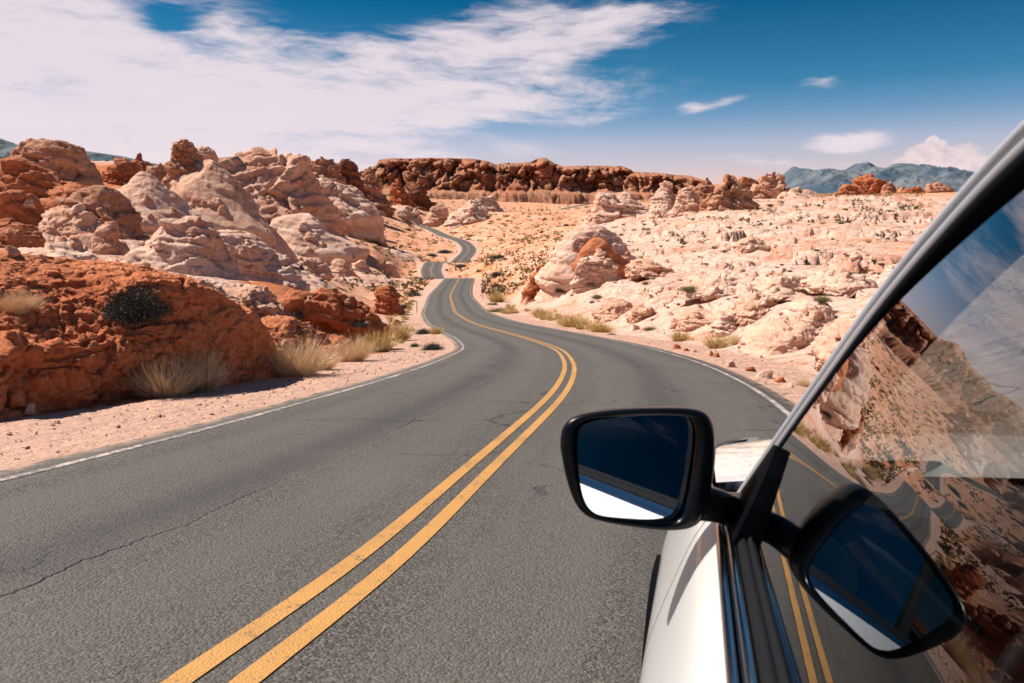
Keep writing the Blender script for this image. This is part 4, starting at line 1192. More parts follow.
# hood, cowl, windscreen, roof
def top_panel(name, ys, zf, hwf, mat, crown, nx=31, yf=None):
    xs = np.linspace(-1, 1, nx); V = []
    for y in ys:
        h_ = hwf(y)
        for x in xs:
            V.append((ORG[0] + x * h_, (y if yf is None else yf(y, x)), zf(y) + crown * (1 - abs(x) ** 2.2)))
    return cmesh(name, np.array(V), grid_faces(len(ys), nx)[:, ::-1] if ys[1] > ys[0] else grid_faces(len(ys), nx), mat)
hoodz = lambda y: topz(y) + .004 - .09 * max(0, (y - 2.25) / .2) ** 2
top_panel('hood', np.linspace(1.36, 2.47, 26), hoodz, lambda y: .812 * hw_scale(y), PNT, .055, yf=lambda y, x: y - .10 * (1 - 0) * x * x * ((y - 1.36) / 1.1))
top_panel('cowl', np.linspace(1.12, 1.37, 6), lambda y: .985, lambda y: .80, BLK, .05)
hd = [q for q in range(len(gpath)) if gpath[q, 1] > .60 and gpath[q, 2] > 1.0]
V0, _ = sweep(gpath, GN, [(.0755, -.038)])
Lp = V0[hd]; nx = 21
rows = []
for i, p in enumerate(Lp):
    q = mirx(p); f = i / (len(Lp) - 1)
    for x in np.linspace(-1, 1, nx):
        c_ = (p + q) / 2; w2 = (q[0] - p[0]) / 2
        rows.append((c_[0] + x * w2, c_[1] + (.34 - .24 * f) * (1 - x * x), c_[2] + .05 * f * (1 - x * x)))
cmesh('windshield', np.array(rows), grid_faces(len(Lp), nx), WSG)
rf = [q for q in range(len(gpath)) if gpath[q, 1] <= .62 and gpath[q, 2] > 1.2]
V0, _ = sweep(gpath, GN, [(.070, -.020)])
for nm, mt, dzz in (('roof', PNT, 0.0), ('headliner', INT, -.035)):
    rows = []
    for i in rf:
        p = V0[i]; q = mirx(p)
        for x in np.linspace(-1, 1, nx):
            rows.append(((p[0] + q[0]) / 2 + x * (q[0] - p[0]) / 2, p[1] + .10 * (1 - x * x) * max(0, (p[1] + .2)), p[2] + .075 * (1 - x * x) + dzz))
    cmesh(nm, np.array(rows), grid_faces(len(rf), nx), mt)
# nose and tail
def cap(name, y0, depth, sgn, mat, z0, z1, nz=14, nx=25, zoff=0):
    V = []
    for k in range(nz):
        t = k / (nz - 1); z = z0 + (z1 - z0) * t
        for x in np.linspace(-1, 1, nx):
            hwz = np.interp(z, PROF[:, 1], PROF[:, 0]) * hw_scale(y0)
            bul = depth * (1 - abs(x) ** 2.6) * (.55 + .45 * math.sin(math.pi * min(1, .15 + t * .8)))
            V.append((ORG[0] + x * hwz, y0 + sgn * bul, z))
    F = grid_faces(nz, nx)
    return cmesh(name, np.array(V), F if sgn < 0 else F[:, ::-1], mat)
cap('front_bumper', 2.455, .17, 1, PNT, .24, .80)
cap('tailgate', -1.945, .10, -1, PNT, .55, 1.02); cap('rear_bumper', -1.945, .16, -1, PNT, .26, .55)
rows = []
zz = np.linspace(1.0, 1.36, 8)
for z in zz:
    f = (z - 1.0) / .36
    for x in np.linspace(-1, 1, nx): rows.append((ORG[0] + x * (.72 - .16 * f), -2.0 + .55 * f + .06 * x * x, z + .04 * f * (1 - x * x)))
cmesh('rear_window', np.array(rows), grid_faces(8, nx)[:, ::-1], TNT)
V, F = box_np(.48, 1.22, 2.585, 2.63, .56, .70, .015); cmesh('grille', V, F, GLB, smooth=False)
for sx in (0, 1):
    V, F = box_np(.12, .40, 2.40, 2.56, .68, .79, .03); V = mirx(V) if sx else V
    cmesh('headlight', V, F[:, ::-1] if sx else F, LEN)
    V, F = box_np(.04, .30, -2.03, -1.88, .78, .96, .025); V = mirx(V) if sx else V
    cmesh('tail_light', V, F[:, ::-1] if sx else F, TLR)
    V, F = box_np(-.085, -.045, .10, .27, .815, .838, .009); V = mirx(V) if sx else V
    cmesh('handle', V, F[:, ::-1] if sx else F, PNT, fd2 if sx else fd)
    V, F = box_np(-.085, -.045, -.84, -.67, .82, .843, .009); V = mirx(V) if sx else V
    cmesh('handle', V, F[:, ::-1] if sx else F, PNT, rd2 if sx else rd)
# floor pan and wheels
V, F = box_np(.20, 1.50, -1.8, 2.25, .24, .30, .02); cmesh('floor_pan', V, F, BLK)


def lathe(prof, n=40):
    P_ = np.array(prof); a = np.linspace(0, 2 * math.pi, n, endpoint=False)
    V = np.stack([np.broadcast_to(P_[None, :, 0], (n, len(P_))), np.cos(a)[:, None] * P_[None, :, 1], np.sin(a)[:, None] * P_[None, :, 1]], -1)
    return V.reshape(-1, 3), grid_faces(n, len(P_), True)
ty, tf = lathe([(-.10, .20), (-.108, .24), (-.11, .29), (-.10, .322), (-.075, .334), (.075, .334), (.10, .322), (.11, .29), (.10, .20)])
ri, rif = lathe([(-.06, .0), (-.07, .03), (-.066, .05), (-.02, .055), (-.02, .165), (-.085, .19), (-.10, .205), (-.09, .208), (.08, .205)])
sp = []
for k in range(10):
    a = k / 10 * 6.283; v, f = box_np(-.085, -.045, -.014, .014, .03, .198, .006)
    c_, s_ = math.cos(a), math.sin(a)
    v2 = v.copy(); v2[:, 1] = v[:, 1] * c_ - v[:, 2] * s_; v2[:, 2] = v[:, 1] * s_ + v[:, 2] * c_
    sp.append((v2, f))
rim = join([(ri, rif)] + sp)
ar, arf = lathe([(.02, .365), (-.012, .37), (-.018, .385), (-.012, .412), (.02, .415)], 60)
for wy, wz in WH:
    for sx in (0, 1):
        off = np.array([.055, wy, wz])
        fl = (lambda v: mirx(v)) if sx else (lambda v: v)
        w_o = cmesh('wheel', fl(ty + off), tf if sx else tf[:, ::-1], RUB)
        cmesh('rim', fl(rim[0] + off), rim[1], ALU, w_o)
        ao = np.array([ORG[0] - np.interp(.6, PROF[:, 1], PROF[:, 0]) * hw_scale(wy) + .0, wy, wz])
        v = ar + ao; v = v[:, :]
        cmesh('wheel_arch', fl(v), arf if sx else arf[:, ::-1], BLK)
        V, F = lathe([(.30, .0), (.30, .39), (.0, .39)], 30)
        cmesh('wheel_housing', fl(V + np.array([.02, wy, wz])), F, BLK)
# cabin
V, F = box_np(.10, 1.60, 1.02, 1.56, .60, 1.035, .06, 4); cmesh('dashboard', V, F, DSH)
V, F = box_np(.13, 1.57, -1.95, -1.15, .60, .62, .0); V[:, 2] += .33; cmesh('parcel_shelf', V, F, INT)
for sx in (0, 1):
    V1 = join([box_np(.23, .72, .02, .52, .42, .58, .06), box_np(.25, .70, -.20, -.02, .52, 1.05, .07), box_np(.36, .59, -.20, -.10, 1.05, 1.25, .04)])
    v = mirx(V1[0]) if sx else V1[0]
    cmesh('seat', v, V1[1][:, ::-1] if sx else V1[1], INT)
V1 = join([box_np(.2, 1.5, -.95, -.5, .42, .56, .05), box_np(.2, 1.5, -1.18, -.98, .5, 1.02, .06)]); cmesh('rear_seat', V1[0], V1[1], INT)
a = np.linspace(0, 6.283, 40, endpoint=False); b_ = np.linspace(0, 6.283, 10, endpoint=False)
sw = []
for q in a:
    for r_ in b_:
        R0 = .185 + .015 * math.cos(r_); x, y = R0 * math.cos(q), R0 * math.sin(q); z = .015 * math.sin(r_)
        sw.append((.47 + x, .80 + z * .9 + y * .38, .86 + y * .9 - z * .38))
F = []
for i in range(40):
    for j in range(10): F.append((i * 10 + j, ((i + 1) % 40) * 10 + j, ((i + 1) % 40) * 10 + (j + 1) % 10, i * 10 + (j + 1) % 10))
v2, f2 = box_np(.30, .64, .79, .84, .84, .88, .01)
V1 = join([(np.array(sw), np.array(F)), (v2, f2)]); cmesh('steering_wheel', V1[0], V1[1], DSH)
V, F = box_np(.13, .17, -1.6, 1.15, .32, .96, .01); cmesh('door_lining', V, F, INT); cmesh('door_lining', mirx(V), F[:, ::-1], INT)
# wiper arm on the cowl
wp_ = np.array([(.42, 1.50, 1.035), (.36, 1.40, 1.05), (.22, 1.22, 1.07), (.16, 1.12, 1.10)])
V, F = sweep(smooth_path(wp_, 16), np.array([0, .5, .86]), [(-.01, -.004), (-.01, .006), (.01, .006), (.01, -.004), (-.01, -.004)]); cmesh('wiper', V, F, BLK)

# ---- the door mirror
def toL(v): return np.array([v @ CRT, v @ CF, v @ CUP + HC])
MC = toL(ray(637, 470) * .98)
def mdir(yaw, pit):
    a_, e_ = R_(yaw), R_(pit)
    return np.array([math.sin(a_) * math.cos(e_), -math.cos(a_) * math.cos(e_), math.sin(e_)])
CAML = np.array([0, 0, HC])
def on_plane(px, py, c0, n0):
    r = ray(px, py); r = np.array([r @ CRT, r @ CF, r @ CUP])
    return CAML + r * (((c0 - CAML) @ n0) / (r @ n0))
FN = mdir(8, 3)
OUT = [(560, 447), (561, 431), (567, 421.5), (578, 415.5), (600, 411.5), (630, 409), (665, 408.2), (692, 409), (705, 413), (712, 421), (715, 433), (715, 452), (713, 476), (709, 502), (704, 520), (694, 528.5), (680, 531.5), (660, 531.5),
       (630, 527.5), (604, 523), (587, 518), (577, 508), (570, 493), (564, 471)]
INN = [(576.5, 448), (577, 434), (580, 425.5), (590, 421), (607, 418.5), (632, 416), (662, 415), (684, 416), (693, 419), (697, 427), (697.5, 440), (696, 456), (693, 478), (689, 500), (685, 514), (679, 522), (669, 524.5), (652, 524.5),
       (628, 521), (606, 517.5), (594, 513.5), (586, 505), (581, 491), (578, 471)]
def ring(pts, c0, n0, n=96):
    p = np.array(pts + pts[:1], float); p = smooth_path(p, n + 1)[:-1]
    return np.array([on_plane(a_, b2, c0, n0) for a_, b2 in p])
ro, rin = ring(OUT, MC, FN), ring(INN, MC, FN)
cen = ro.mean(0)
fwd = -FN
secs = [rin + fwd * .016, rin + fwd * .002, rin * .6 + ro * .4 - fwd * .001, rin * .15 + ro * .85 + fwd * .001, ro + fwd * .006]
for dp, sc in ((.020, 1.025), (.038, 1.03), (.058, .985), (.078, .90), (.096, .77), (.110, .58), (.119, .34), (.122, .1)):
    secs.append((ro - cen) * np.array([sc, sc, sc * .98]) + cen + fwd * dp + np.array([.012, 0, .0]) * (dp / .12))
V = np.stack(secs, 1).reshape(-1, 3)
HOUS = simple('black mirror shell', (.003, .0035, .005), rough=.28, spec=.18)
sm = cmesh('side_mirror', V, grid_faces(len(ro), len(secs), True), HOUS)
GNm = mdir(18.0, 1.3)
gcx = rin.mean(0) + fwd * .0085
gl = np.array([gcx + (p - gcx) * 1.0 for p in rin]); gl = gl - ((gl - gcx) @ GNm)[:, None] * GNm / 1.0
V = np.vstack([gcx, gl]); n = len(gl)
cmesh('mirror_glass', V, np.array([[0, i + 1, (i + 1) % n + 1] for i in range(n)]), MIR, sm, smooth=False)
# arm from shell to door, foot on the glass corner
A0 = cen + np.array([.062, .052, -.050])
arm = smooth_path([A0, A0 + np.array([.03, .008, -.002]), np.array([.052, 1.070, 1.020]), np.array([.085, 1.075, 1.024])], 20)
pr = []
for q in np.linspace(0, 2 * math.pi, 24, endpoint=True): pr.append((.036 * np.sign(math.cos(q)) * abs(math.cos(q)) ** .6, .023 * np.sign(math.sin(q)) * abs(math.sin(q)) ** .6))
V, F = sweep(arm, np.array([0, .0, 1.0]), pr); cmesh('mirror_arm', V, F, HOUS, sm)
poly = [(1.185, .955), (.975, .968), (.978, 1.050), (.990, 1.088), (1.012, 1.120), (1.040, 1.118), (1.110, 1.045)]
fr_ = np.array([gp(*q) + GN * .010 for q in poly]); bk_ = np.array([gp(*q) + GN * -.022 for q in poly]); cc = fr_.mean(0) + GN * .006
V = np.vstack([cc, fr_, bk_]); n = len(poly); F = []
for i in range(n):
    j = (i + 1) % n
    F.append((0, 1 + i, 1 + j)); F.append((1 + i, 1 + n + i, 1 + n + j)); F.append((1 + i, 1 + n + j, 1 + j))
cmesh('mirror_foot', V, np.array(F), BLK, sm, smooth=False)

# ------------------------------------------------------------------ plants and loose stones
bpy.context.view_layer.update()
DG = bpy.context.evaluated_depsgraph_get()
HIDE = [car] + list(car.children_recursive)
LAND_OBJ = set(o.name for o in scene.objects if o.type == 'MESH' and o not in HIDE)


def drop(px, py):
    """where the line of sight through a pixel of the photograph meets the land or a rock"""
    r = Vector(ray(px, py)).normalized(); o = Vector((0, 0, 0))
    for _ in range(14):
        ok, loc, nor, idx, ob, mt = scene.ray_cast(DG, o, r)
        if not ok: return None
        if ob.name in LAND_OBJ: return loc, nor, ob.name
        o = loc + r * .003
    return None


def ztop(x, y):
    o = Vector((x, y, 60.0)); r = Vector((0, 0, -1))
    for _ in range(8):
        ok, loc, nor, idx, ob, mt = scene.ray_cast(DG, o, r)
        if not ok: return None
        if ob.name in LAND_OBJ: return loc, nor, ob.name
        o = loc + r * .003
    return None


def leaf_mat(name, cols, rough=.8):
    m, g, b = new_mat(name)
    geo = g.new('ShaderNodeNewGeometry'); oi = g.new('ShaderNodeObjectInfo')
    n = g.noise(geo.outputs['Position'], 9.0, 3)
    k = g.m('ADD', g.m('MULTIPLY', geo.outputs['Random Per Island'], .75), g.m('MULTIPLY', n, .35))
    c = g.ramp(k, [(i / (len(cols) - 1), q) for i, q in enumerate(cols)])
    g.put(b.inputs['Base Color'], c); b.inputs['Roughness'].default_value = rough; b.inputs['Specular IOR Level'].default_value = .15
    b.inputs['Subsurface Weight'].default_value = 0.0
    return m


LM = {'dark': leaf_mat('grey green twigs', [(.035, .034, .030), (.065, .066, .052), (.11, .105, .085)]),
      'olive': leaf_mat('olive shrub leaves', [(.10, .085, .035), (.19, .165, .075), (.28, .24, .12)]),
      'straw': leaf_mat('dry straw', [(.46, .30, .17), (.72, .51, .31), (.84, .66, .44)]),
      'gold': leaf_mat('yellow dry grass', [(.38, .25, .09), (.57, .41, .17), (.68, .50, .27)])}


def twig_mesh(name, n, seed, flat=.8, leaf=.055, mat=None):
    """a rounded desert bush of unit radius: twigs fanning from the root with many small leaves towards their ends"""
    rs = np.random.RandomState(seed)
    V, F = [], []
    lobes = rs.normal(size=(7, 3)); lobes[:, 2] = np.abs(lobes[:, 2]); lobes /= np.linalg.norm(lobes, axis=1)[:, None]; lr = rs.uniform(.75, 1.1, 7)
    nt = n // 9
    for k in range(nt):
        dvec = rs.normal(size=3); dvec[2] = abs(dvec[2]) * .9 + .05; dvec /= np.linalg.norm(dvec)
        wgt = np.exp(5 * (lobes @ dvec - 1)); R0 = (wgt @ lr) / wgt.sum() * rs.uniform(.62, 1.05)
        end = dvec * R0 * np.array([1, 1, flat]); root = rs.normal(size=3) * .09; root[2] = -.06
        mid = (root + end) / 2 + rs.normal(size=3) * .06 + np.array([0, 0, .05])
        side = np.cross(end - root, rs.normal(size=3)); side /= np.linalg.norm(side) + 1e-6
        w0 = .010
        i0 = len(V); V += [root - side * w0, root + side * w0, mid + side * w0 * .7, mid - side * w0 * .7, end]
        F += [(i0, i0 + 1, i0 + 2), (i0, i0 + 2, i0 + 3), (i0 + 3, i0 + 2, i0 + 4)]
        for q in range(9):
            t = rs.uniform(.35, 1.05); p = (1 - t) ** 2 * root + 2 * t * (1 - t) * mid + t * t * end + rs.normal(size=3) * .045
            a_ = rs.normal(size=3); a_ /= np.linalg.norm(a_); b2 = np.cross(a_, rs.normal(size=3)); b2 /= np.linalg.norm(b2) + 1e-6
            l_ = leaf * rs.uniform(.6, 1.4); i0 = len(V)
            V += [p - a_ * l_, p + b2 * l_ * .38, p + a_ * l_, p - b2 * l_ * .38]; F += [(i0, i0 + 1, i0 + 2), (i0, i0 + 2, i0 + 3)]
    o = mesh_np(name, np.array(V), np.array(F), mat, smooth=False, link=False)
    return o.data


def tuft_mesh(name, n, seed, spread=.9, mat=None, w=.010):
    """a clump of dry stalks about one unit tall"""
    rs = np.random.RandomState(seed); V, F = [], []
    for k in range(n):
        a_ = rs.uniform(0, 6.283); r0 = rs.uniform(0, .28) ** .8
        root = np.array([math.cos(a_) * r0, math.sin(a_) * r0, -.05])
        a2 = a_ + rs.normal() * .7; lean = rs.uniform(.05, 1.0) * spread; L = rs.uniform(.45, 1.05)
        dirv = np.array([math.cos(a2) * lean, math.sin(a2) * lean, 1.0]); dirv /= np.linalg.norm(dirv)
        side = np.array([-math.sin(a2 + rs.normal()), math.cos(a2 + rs.normal()), 0]); side /= np.linalg.norm(side) + 1e-6
        i0 = len(V)
        for t in (0, .4, .75):
            p = root + dirv * L * t + np.array([math.cos(a2), math.sin(a2), -.5]) * lean * .32 * L * t * t
            ww = w * (1 - .6 * t); V += [p - side * ww, p + side * ww]
        tip = root + dirv * L + np.array([math.cos(a2), math.sin(a2), -.5]) * lean * .32 * L
        V.append(tip)
        F += [(i0, i0 + 1, i0 + 3), (i0, i0 + 3, i0 + 2), (i0 + 2, i0 + 3, i0 + 5), (i0 + 2, i0 + 5, i0 + 4), (i0 + 4, i0 + 5, i0 + 6)]
        for _ in range(rs.randint(0, 4)):                               # side sprig
            tq = rs.uniform(.35, .9); p = root + dirv * L * tq + np.array([math.cos(a2), math.sin(a2), -.5]) * lean * .32 * L * tq * tq; i1 = len(V); d2 = dirv + rs.normal(size=3) * .5
            V += [p - side * w * .5, p + side * w * .5, p + d2 * .22]; F.append((i1, i1 + 1, i1 + 2))
    return mesh_np(name, np.array(V), np.array(F), mat, smooth=False, link=False).data


PM = {'dark': [twig_mesh('desert_shrub', 6500, 40 + i, leaf=.028, mat=LM['dark']) for i in range(3)],
      'olive': [twig_mesh('desert_shrub', 3600, 50 + i, leaf=.036, flat=.7, mat=LM['olive']) for i in range(3)],
      'straw': [tuft_mesh('dry_grass_tuft', 950, 60 + i, spread=1.15, w=.0052, mat=LM['straw']) for i in range(3)],
      'gold': [tuft_mesh('dry_grass_tuft', 420, 70 + i, spread=1.1, mat=LM['gold'], w=.014) for i in range(3)]}
small = {'dark': [twig_mesh('desert_shrub', 420, 80 + i, leaf=.12, mat=LM['dark']) for i in range(3)],
         'olive': [twig_mesh('desert_shrub', 360, 90 + i, leaf=.13, flat=.65, mat=LM['olive']) for i in range(3)],
         'gold': [tuft_mesh('dry_grass_tuft', 110, 95 + i, spread=1.2, mat=LM['gold'], w=.03) for i in range(3)]}
rp = random.Random(11)
CAT = {'dark': 'shrub', 'olive': 'shrub', 'straw': 'dry grass', 'gold': 'dry grass'}


def plant(px, py, wpx, typ, label, group=None, hk=1.0, lib=PM, hit=None):
    h_ = hit or drop(px, py)
    if h_ is None or h_[2] in ('road', 'mesa_cliff', 'mountain_range'): return None
    loc = h_[0]; dist = loc.length
    size = wpx / FPX * dist / 2
    me = rp.choice(lib[typ])
    o = bpy.data.objects.new(me.name.split('.')[0], me); COL.objects.link(o)
    o.location = loc + Vector((0, 0, -.03 * size))
    s_ = size * rp.uniform(.95, 1.05)
    if typ in ('straw', 'gold'): o.scale = (s_ * 1.15, s_ * 1.15, s_ * 1.35 * hk)
    else: o.scale = (s_, s_, s_ * hk)
    o.rotation_euler = (0, 0, rp.uniform(0, 6.28))
    tag(o, label, CAT[typ], group)
    return o


for a in [
    (137, 318, 74, 'dark', 'large dark bush on top of the shaded end of the red earth bank', None, 1.35),
    (158, 312, 30, 'dark', 'smaller dark bush hanging over the bank right of the large bush', None, .9),
    (18, 312, 40, 'straw', 'sparse dry weed on the red slope near the left picture edge', None, .9),
    (166, 396, 70, 'straw', 'largest pale straw grass clump at the foot of the red bank', None, 1.0),
    (204, 391, 56, 'straw', 'thin straw grass stalks right of the largest clump', None, 1.25),
    (298, 376, 72, 'straw', 'bushy straw clump in front of the shaded end of the bank', None, 1.0),
    (322, 370, 36, 'straw', 'small straw clump right of the bushy one', None, 1.0),
    (352, 361, 50, 'straw', 'pale grey grass clump in front of the broken red ledge', None, .95),
    (378, 352, 44, 'gold', 'yellow grass clump left of the dark roadside bushes', None, 1.0),
    (398, 341, 34, 'gold', 'yellow green grass on the shoulder under the square red block', None, 1.1),
    (433, 350, 30, 'dark', 'dark round bush at the road edge on the inside of the bend', None, .85),
    (424, 334, 24, 'dark', 'dark bush just above the round bush inside the bend', None, .8),
    (415, 347, 12, 'dark', 'tiny dark bush left of the round bush inside the bend', None, 1.0),
    (436, 334, 18, 'gold', 'yellow grass behind the dark bushes inside the bend', None, .8),
    (414, 296, 18, 'dark', 'dark bush left of the road where it crests', None, .9),
    (298, 317, 30, 'dark', 'low dark bush on the orange red mound', None, .6),
    (360, 326, 20, 'dark', 'dark bush in the hollow right of the orange mound', None, .7),
    (403, 309, 22, 'dark', 'dark shrub in the shadow of the square red block', None, .8),
    (445, 253, 22, 'dark', 'wide dark shrub left of the far road loop', None, .6),
    (432, 256, 14, 'dark', 'dark shrub beside the wide one left of the far road loop', None, .6),
    (461, 267, 18, 'dark', 'dark shrub between the two far road pieces', None, .6),
    (497, 276, 18, 'dark', 'dark shrub right of the crest beyond the marker post', None, .8),
    (498, 258, 26, 'dark', 'long dark shrub on the plain right of the far loop', None, .45),
    (496, 287, 14, 'dark', 'small dark shrub right of the road past the marker post', None, .8),
    (560, 292, 14, 'dark', 'dark round bush below the blocky outcrop', None, 1.0),
    (597, 298, 14, 'olive', 'olive bush right of the blocky outcrop', None, .9),
    (591, 285, 12, 'olive', 'small olive bush under the red hollow', None, .8),
    (500, 312, 34, 'olive', 'low grey shrub at the right road edge before the crest', None, .45),
    (497, 302, 26, 'gold', 'yellow grass behind the low grey shrub at the road edge', None, .8),
    (522, 323, 34, 'olive', 'brownish low shrub strip at the right road edge', None, .4),
    (541, 317, 28, 'gold', 'yellow grass patch on the right shoulder near the brown shrubs', None, .7),
    (575, 327, 44, 'gold', 'wide yellow grass patch on the right shoulder', None, .6),
    (600, 332, 34, 'gold', 'yellow grass right of the wide patch', None, .6),
    (690, 291, 26, 'olive', 'bushy olive shrub on a ledge of the pale slope', None, .8),
    (646, 284, 12, 'olive', 'small olive shrub above the undercut ledges', None, .8),
    (822, 301, 22, 'olive', 'brown olive shrub above the big smooth slab', None, .9),
    (717, 348, 34, 'gold', 'dry yellow grass left of the roadside stones', None, .7),
    (738, 344, 30, 'straw', 'straw grass below the pale fractured rocks', None, .7),
    (680, 341, 26, 'gold', 'thin yellow grass on the shoulder below the fractured block', None, .7),
    (650, 330, 18, 'olive', 'grey olive shrub near the undercut ledges', None, .7),
    (806, 386, 26, 'straw', 'straw grass on the shoulder next to the car pillar', None, .6),
]:
    plant(*a)

# countable shrubs scattered on slope and plain
def in_poly(px, py, poly):
    c_ = False; n = len(poly)
    for i in range(n):
        x1, y1 = poly[i]; x2, y2 = poly[(i + 1) % n]
        if (y1 > py) != (y2 > py) and px < (x2 - x1) * (py - y1) / (y2 - y1) + x1: c_ = not c_
    return c_


def scatter(n, poly, fn):
    xs = [q[0] for q in poly]; ys_ = [q[1] for q in poly]; k = 0; tries = 0
    while k < n and tries < n * 12:
        tries += 1
        px, py = rp.uniform(min(xs), max(xs)), rp.uniform(min(ys_), max(ys_))
        if in_poly(px, py, poly) and fn(px, py): k += 1


def far_shrub(lo, hi, types, label, group):
    def f(px, py):
        h_ = drop(px, py)
        if h_ is None or h_[2] != 'ground': return False
        if abs(float(land(np.array([h_[0].x]), np.array([h_[0].y]), False)[3][0])) < 5.0: return False
        t_ = rp.choice(types)
        return plant(px, py, rp.uniform(lo, hi), t_, label.replace('*', {'dark': 'dark', 'olive': 'olive', 'gold': 'yellow'}[t_]), group + ' (%s)' % {'dark': 'dark', 'olive': 'olive', 'gold': 'yellow'}[t_], rp.uniform(.55, .9), small, h_) is not None
    return f


scatter(70, [(560, 225), (760, 200), (900, 200), (900, 260), (800, 330), (650, 325), (560, 300)], far_shrub(4, 9, ['olive', 'olive', 'dark', 'gold'], 'small * shrub dotting the pale slope right of the road', 'shrubs dotting the pale right slope'))
scatter(90, [(405, 222), (480, 212), (560, 214), (560, 250), (520, 275), (478, 276), (478, 240), (430, 240)], far_shrub(3, 8, ['dark', 'olive', 'gold', 'gold'], 'small * shrub on the orange plain around the far road', 'shrubs on the plain around the far road'))
scatter(60, [(250, 222), (410, 222), (425, 260), (420, 300), (330, 290), (240, 280)], far_shrub(3, 9, ['olive', 'dark', 'gold'], 'small * shrub on the pale flats left of the road', 'shrubs on the pale flats left of the road'))
scatter(40, [(395, 300), (425, 300), (420, 330), (400, 345), (380, 335)], far_shrub(5, 12, ['gold', 'gold', 'olive'], 'small * plant on the left shoulder beyond the bend', 'plants on the left shoulder beyond the bend'))
scatter(40, [(480, 300), (500, 300), (620, 335), (760, 375), (740, 380), (600, 345), (500, 320)], far_shrub(8, 18, ['gold', 'gold', 'olive'], 'low * plant along the right road shoulder', 'plants along the right road shoulder'))

# uncountable scrub further out on the plain
rs = np.random.RandomState(5)
N = 5200
r_ = np.exp(rs.uniform(math.log(120), math.log(1400), N)); a_ = np.radians(rs.uniform(-20, 28, N))
x_, y_ = np.sin(a_) * r_, np.cos(a_) * r_
z_, W_, _, ad_ = land(x_, y_)
keep = (ad_ > 6) & ((W_[:, 2] > .35) | (rs.rand(N) < .25))
V, F = [], []
for x, y, z, r in zip(x_[keep], y_[keep], z_[keep], r_[keep]):
    s_ = rs.uniform(.4, 1.25) * (.8 + r / 700)
    for k in range(7):
        p = np.array([x, y, z]) + rs.normal(size=3) * s_ * np.array([.5, .5, .22]) + np.array([0, 0, .3 * s_]); b2 = rs.normal(size=3); b2 /= np.linalg.norm(b2); c2 = np.cross(b2, rs.normal(size=3)); c2 /= np.linalg.norm(c2)
        i0 = len(V); V += [p - b2 * s_ * .5, p + c2 * s_ * .4, p + b2 * s_ * .5]; F.append((i0, i0 + 1, i0 + 2))
scm = leaf_mat('desert scrub', [(.045, .042, .028), (.12, .10, .05), (.36, .28, .11)])
tag(mesh_np('scrub', np.array(V), np.array(F), scm, smooth=False), kind='stuff')

# loose rocks: a few shapes, many copies
PROTO = {}
for mat in ('pale', 'pink', 'red'):
    PROTO[mat] = []
    for i in range(5):
        v, f = rock_verts(1.0, .85, .62, ['block', 'slab', 'dome'][i % 3], seed=200 + i * 7 + len(mat), sub=4, lump=.14, crack=.35, beds=4)
        o = mesh_np('stone', v, f, M[mat + '_near'], link=False); PROTO[mat].append(o.data)


def stone(px, py, wpx, mat, label, group=None, hit=None, cat='stone'):
    h_ = hit or drop(px, py)
    if h_ is None or h_[2] in ('road', 'mesa_cliff', 'mountain_range'): return None
    s_ = wpx / FPX * h_[0].length
    o = bpy.data.objects.new('stone', rp.choice(PROTO[mat])); COL.objects.link(o)
    o.location = h_[0] + Vector((0, 0, -.05 * s_)); o.scale = (s_, s_ * rp.uniform(.8, 1.2), s_ * rp.uniform(.7, 1.1))
    o.rotation_euler = (rp.uniform(-.2, .2), rp.uniform(-.2, .2), rp.uniform(0, 6.28))
    tag(o, label, cat, group)
    return o


for a in [(677, 349, 9, 'red', 'dark red stone at the road edge below the fractured block'), (686, 351, 6, 'red', 'small stone right of the dark red stone'), (694, 352, 5, 'pink', 'tiny pink stone in the roadside row'),
          (709, 356, 9, 'pink', 'pink stone before the yellow grass'), (716, 357, 7, 'red', 'red stone touching the pink one before the grass'), (731, 367, 12, 'pink', 'flat pink stone mid row along the right shoulder'),
          (750, 371, 10, 'red', 'reddish stone after the flat pink stone'), (765, 378, 14, 'pale', 'largest pale stone in the roadside row'), (780, 382, 11, 'red', 'reddish flat stone before the last in the roadside row'), (789, 387, 9, 'pink', 'last roadside stone beside the car pillar'),
          (16, 401, 12, 'red', 'red stone at the foot of the bank near the left edge'), (30, 410, 9, 'pale', 'pale stone on the gravel near the left edge'), (104, 402, 10, 'red', 'red stone under the straw clump')]:
    stone(*a)


def sc_stone(lo, hi, mats, label, group):
    def f(px, py):
        h_ = drop(px, py)
        if h_ is None or h_[2] in ('road',): return False
        if h_[2] == 'ground' and abs(float(land(np.array([h_[0].x]), np.array([h_[0].y]), False)[3][0])) < 4.6: return False
        return stone(px, py, lo + (hi - lo) * rp.random() ** 2.2, rp.choice(mats), label, group, h_) is not None
    return f


scatter(110, [(560, 270), (650, 225), (880, 215), (880, 300), (800, 372), (700, 352), (600, 325), (520, 305)], sc_stone(3, 12, ['pale', 'pale', 'pink'], 'loose sandstone block lying on the pale slope right of the road', 'loose blocks on the right slope'))
scatter(70, [(0, 200), (220, 190), (420, 215), (420, 290), (300, 300), (230, 290), (60, 262), (0, 250)], sc_stone(3, 10, ['pale', 'pink'], 'loose sandstone block lying among the left hills', 'loose blocks among the left hills'))
scatter(60, [(0, 300), (60, 300), (130, 330), (260, 372), (120, 402), (0, 418)], sc_stone(2.5, 9, ['red'], 'loose red stone lying on the earth bank', 'loose red stones on the earth bank'))
scatter(50, [(270, 345), (330, 300), (400, 300), (400, 345), (330, 366)], sc_stone(2.5, 8, ['red', 'pink'], 'loose red stone around the orange mound', 'loose red stones around the orange mound'))

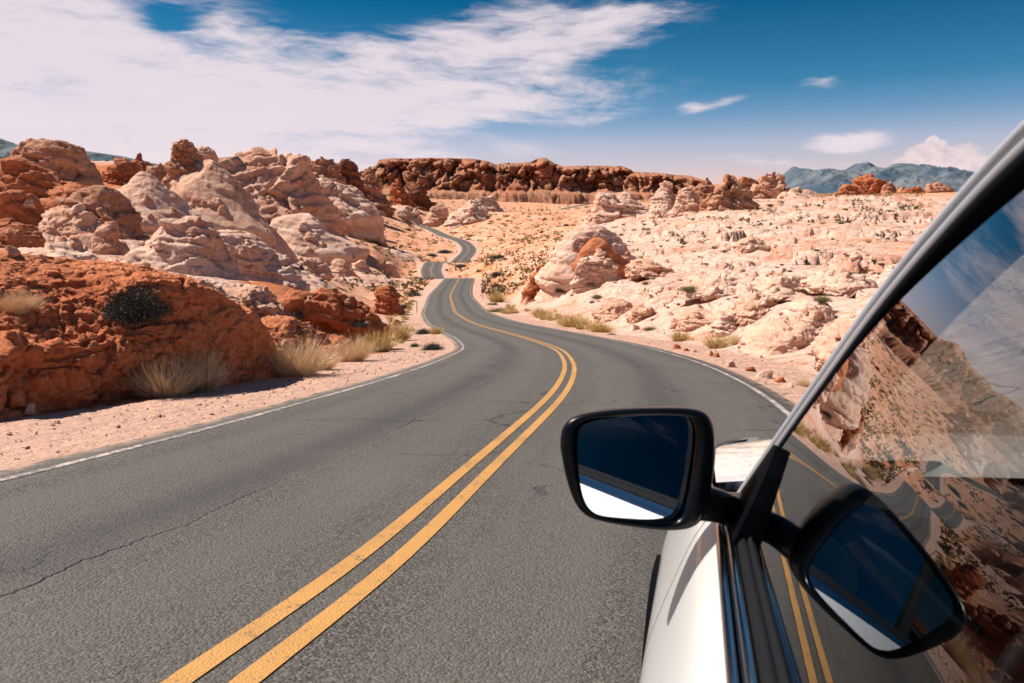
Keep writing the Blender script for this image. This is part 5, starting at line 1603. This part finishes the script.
# gravel on both shoulders
N = 9000
i_ = rs.randint(0, int(np.searchsorted(S, 100)), N)
sd_ = np.where(rs.rand(N) < .72, -1, 1); off_ = 3.72 + np.abs(rs.normal(size=N)) * 1.5 + rs.rand(N) * .3
x_ = CL[i_, 0] + NR[i_, 0] * off_ * sd_ + rs.normal(size=N) * .2; y_ = CL[i_, 1] + NR[i_, 1] * off_ * sd_ + rs.normal(size=N) * .2
z_, W_, g_, ad_ = land(x_, y_)
ok = (ad_ > 3.72) & (y_ > 1.0)
p12, f12 = ico(1)
rad = .007 + .022 * rs.rand(N) ** 4
V, F, n0 = [], [], 0
for x, y, z, rr in zip(x_[ok], y_[ok], z_[ok], rad[ok]):
    v = p12 * rr * rs.uniform(.6, 1.3, 3) * (1 + .25 * rs.normal(size=(len(p12), 1))) + np.array([x, y, z + rr * .2])
    V.append(v); F.append(f12 + n0); n0 += len(p12)
gm, g, b = new_mat('gravel stones')
geo = g.new('ShaderNodeNewGeometry')
g.put(b.inputs['Base Color'], g.ramp(geo.outputs['Random Per Island'], [(0, (.20, .10, .07)), (.4, (.42, .23, .16)), (.75, (.58, .38, .29)), (1, (.30, .24, .20))]))
b.inputs['Roughness'].default_value = .9
tag(mesh_np('gravel', np.concatenate(V), np.concatenate(F), gm, smooth=False), kind='stuff')

# thin roadside marker posts
PST = simple('weathered marker post', (.16, .075, .05), rough=.8); PLT = simple('rust red marker plate', (.25, .045, .03), rough=.6)
for px, py, wpx, lab in ((483, 299, 3, 'thin marker post with a small red plate right of the road near the crest'), (417, 313, 3, 'thin reddish marker post left of the road inside the bend')):
    h_ = drop(px, py)
    if h_:
        e_ = empty('marker_post', h_[0]); tag(e_, lab, 'marker post')
        dd = h_[0].length; k = dd / FPX
        v, f = box_np(-.3 * k, .3 * k, -.3 * k, .3 * k, -2 * k, (28 if px > 450 else 12) * k, 0); mesh_np('post', v, f, PST, e_, smooth=False)
        if px > 450:
            v, f = box_np(-1.6 * k, 1.6 * k, -.9 * k, -.45 * k, 6 * k, 10 * k, 0); mesh_np('plate', v, f, PLT, e_, smooth=False)
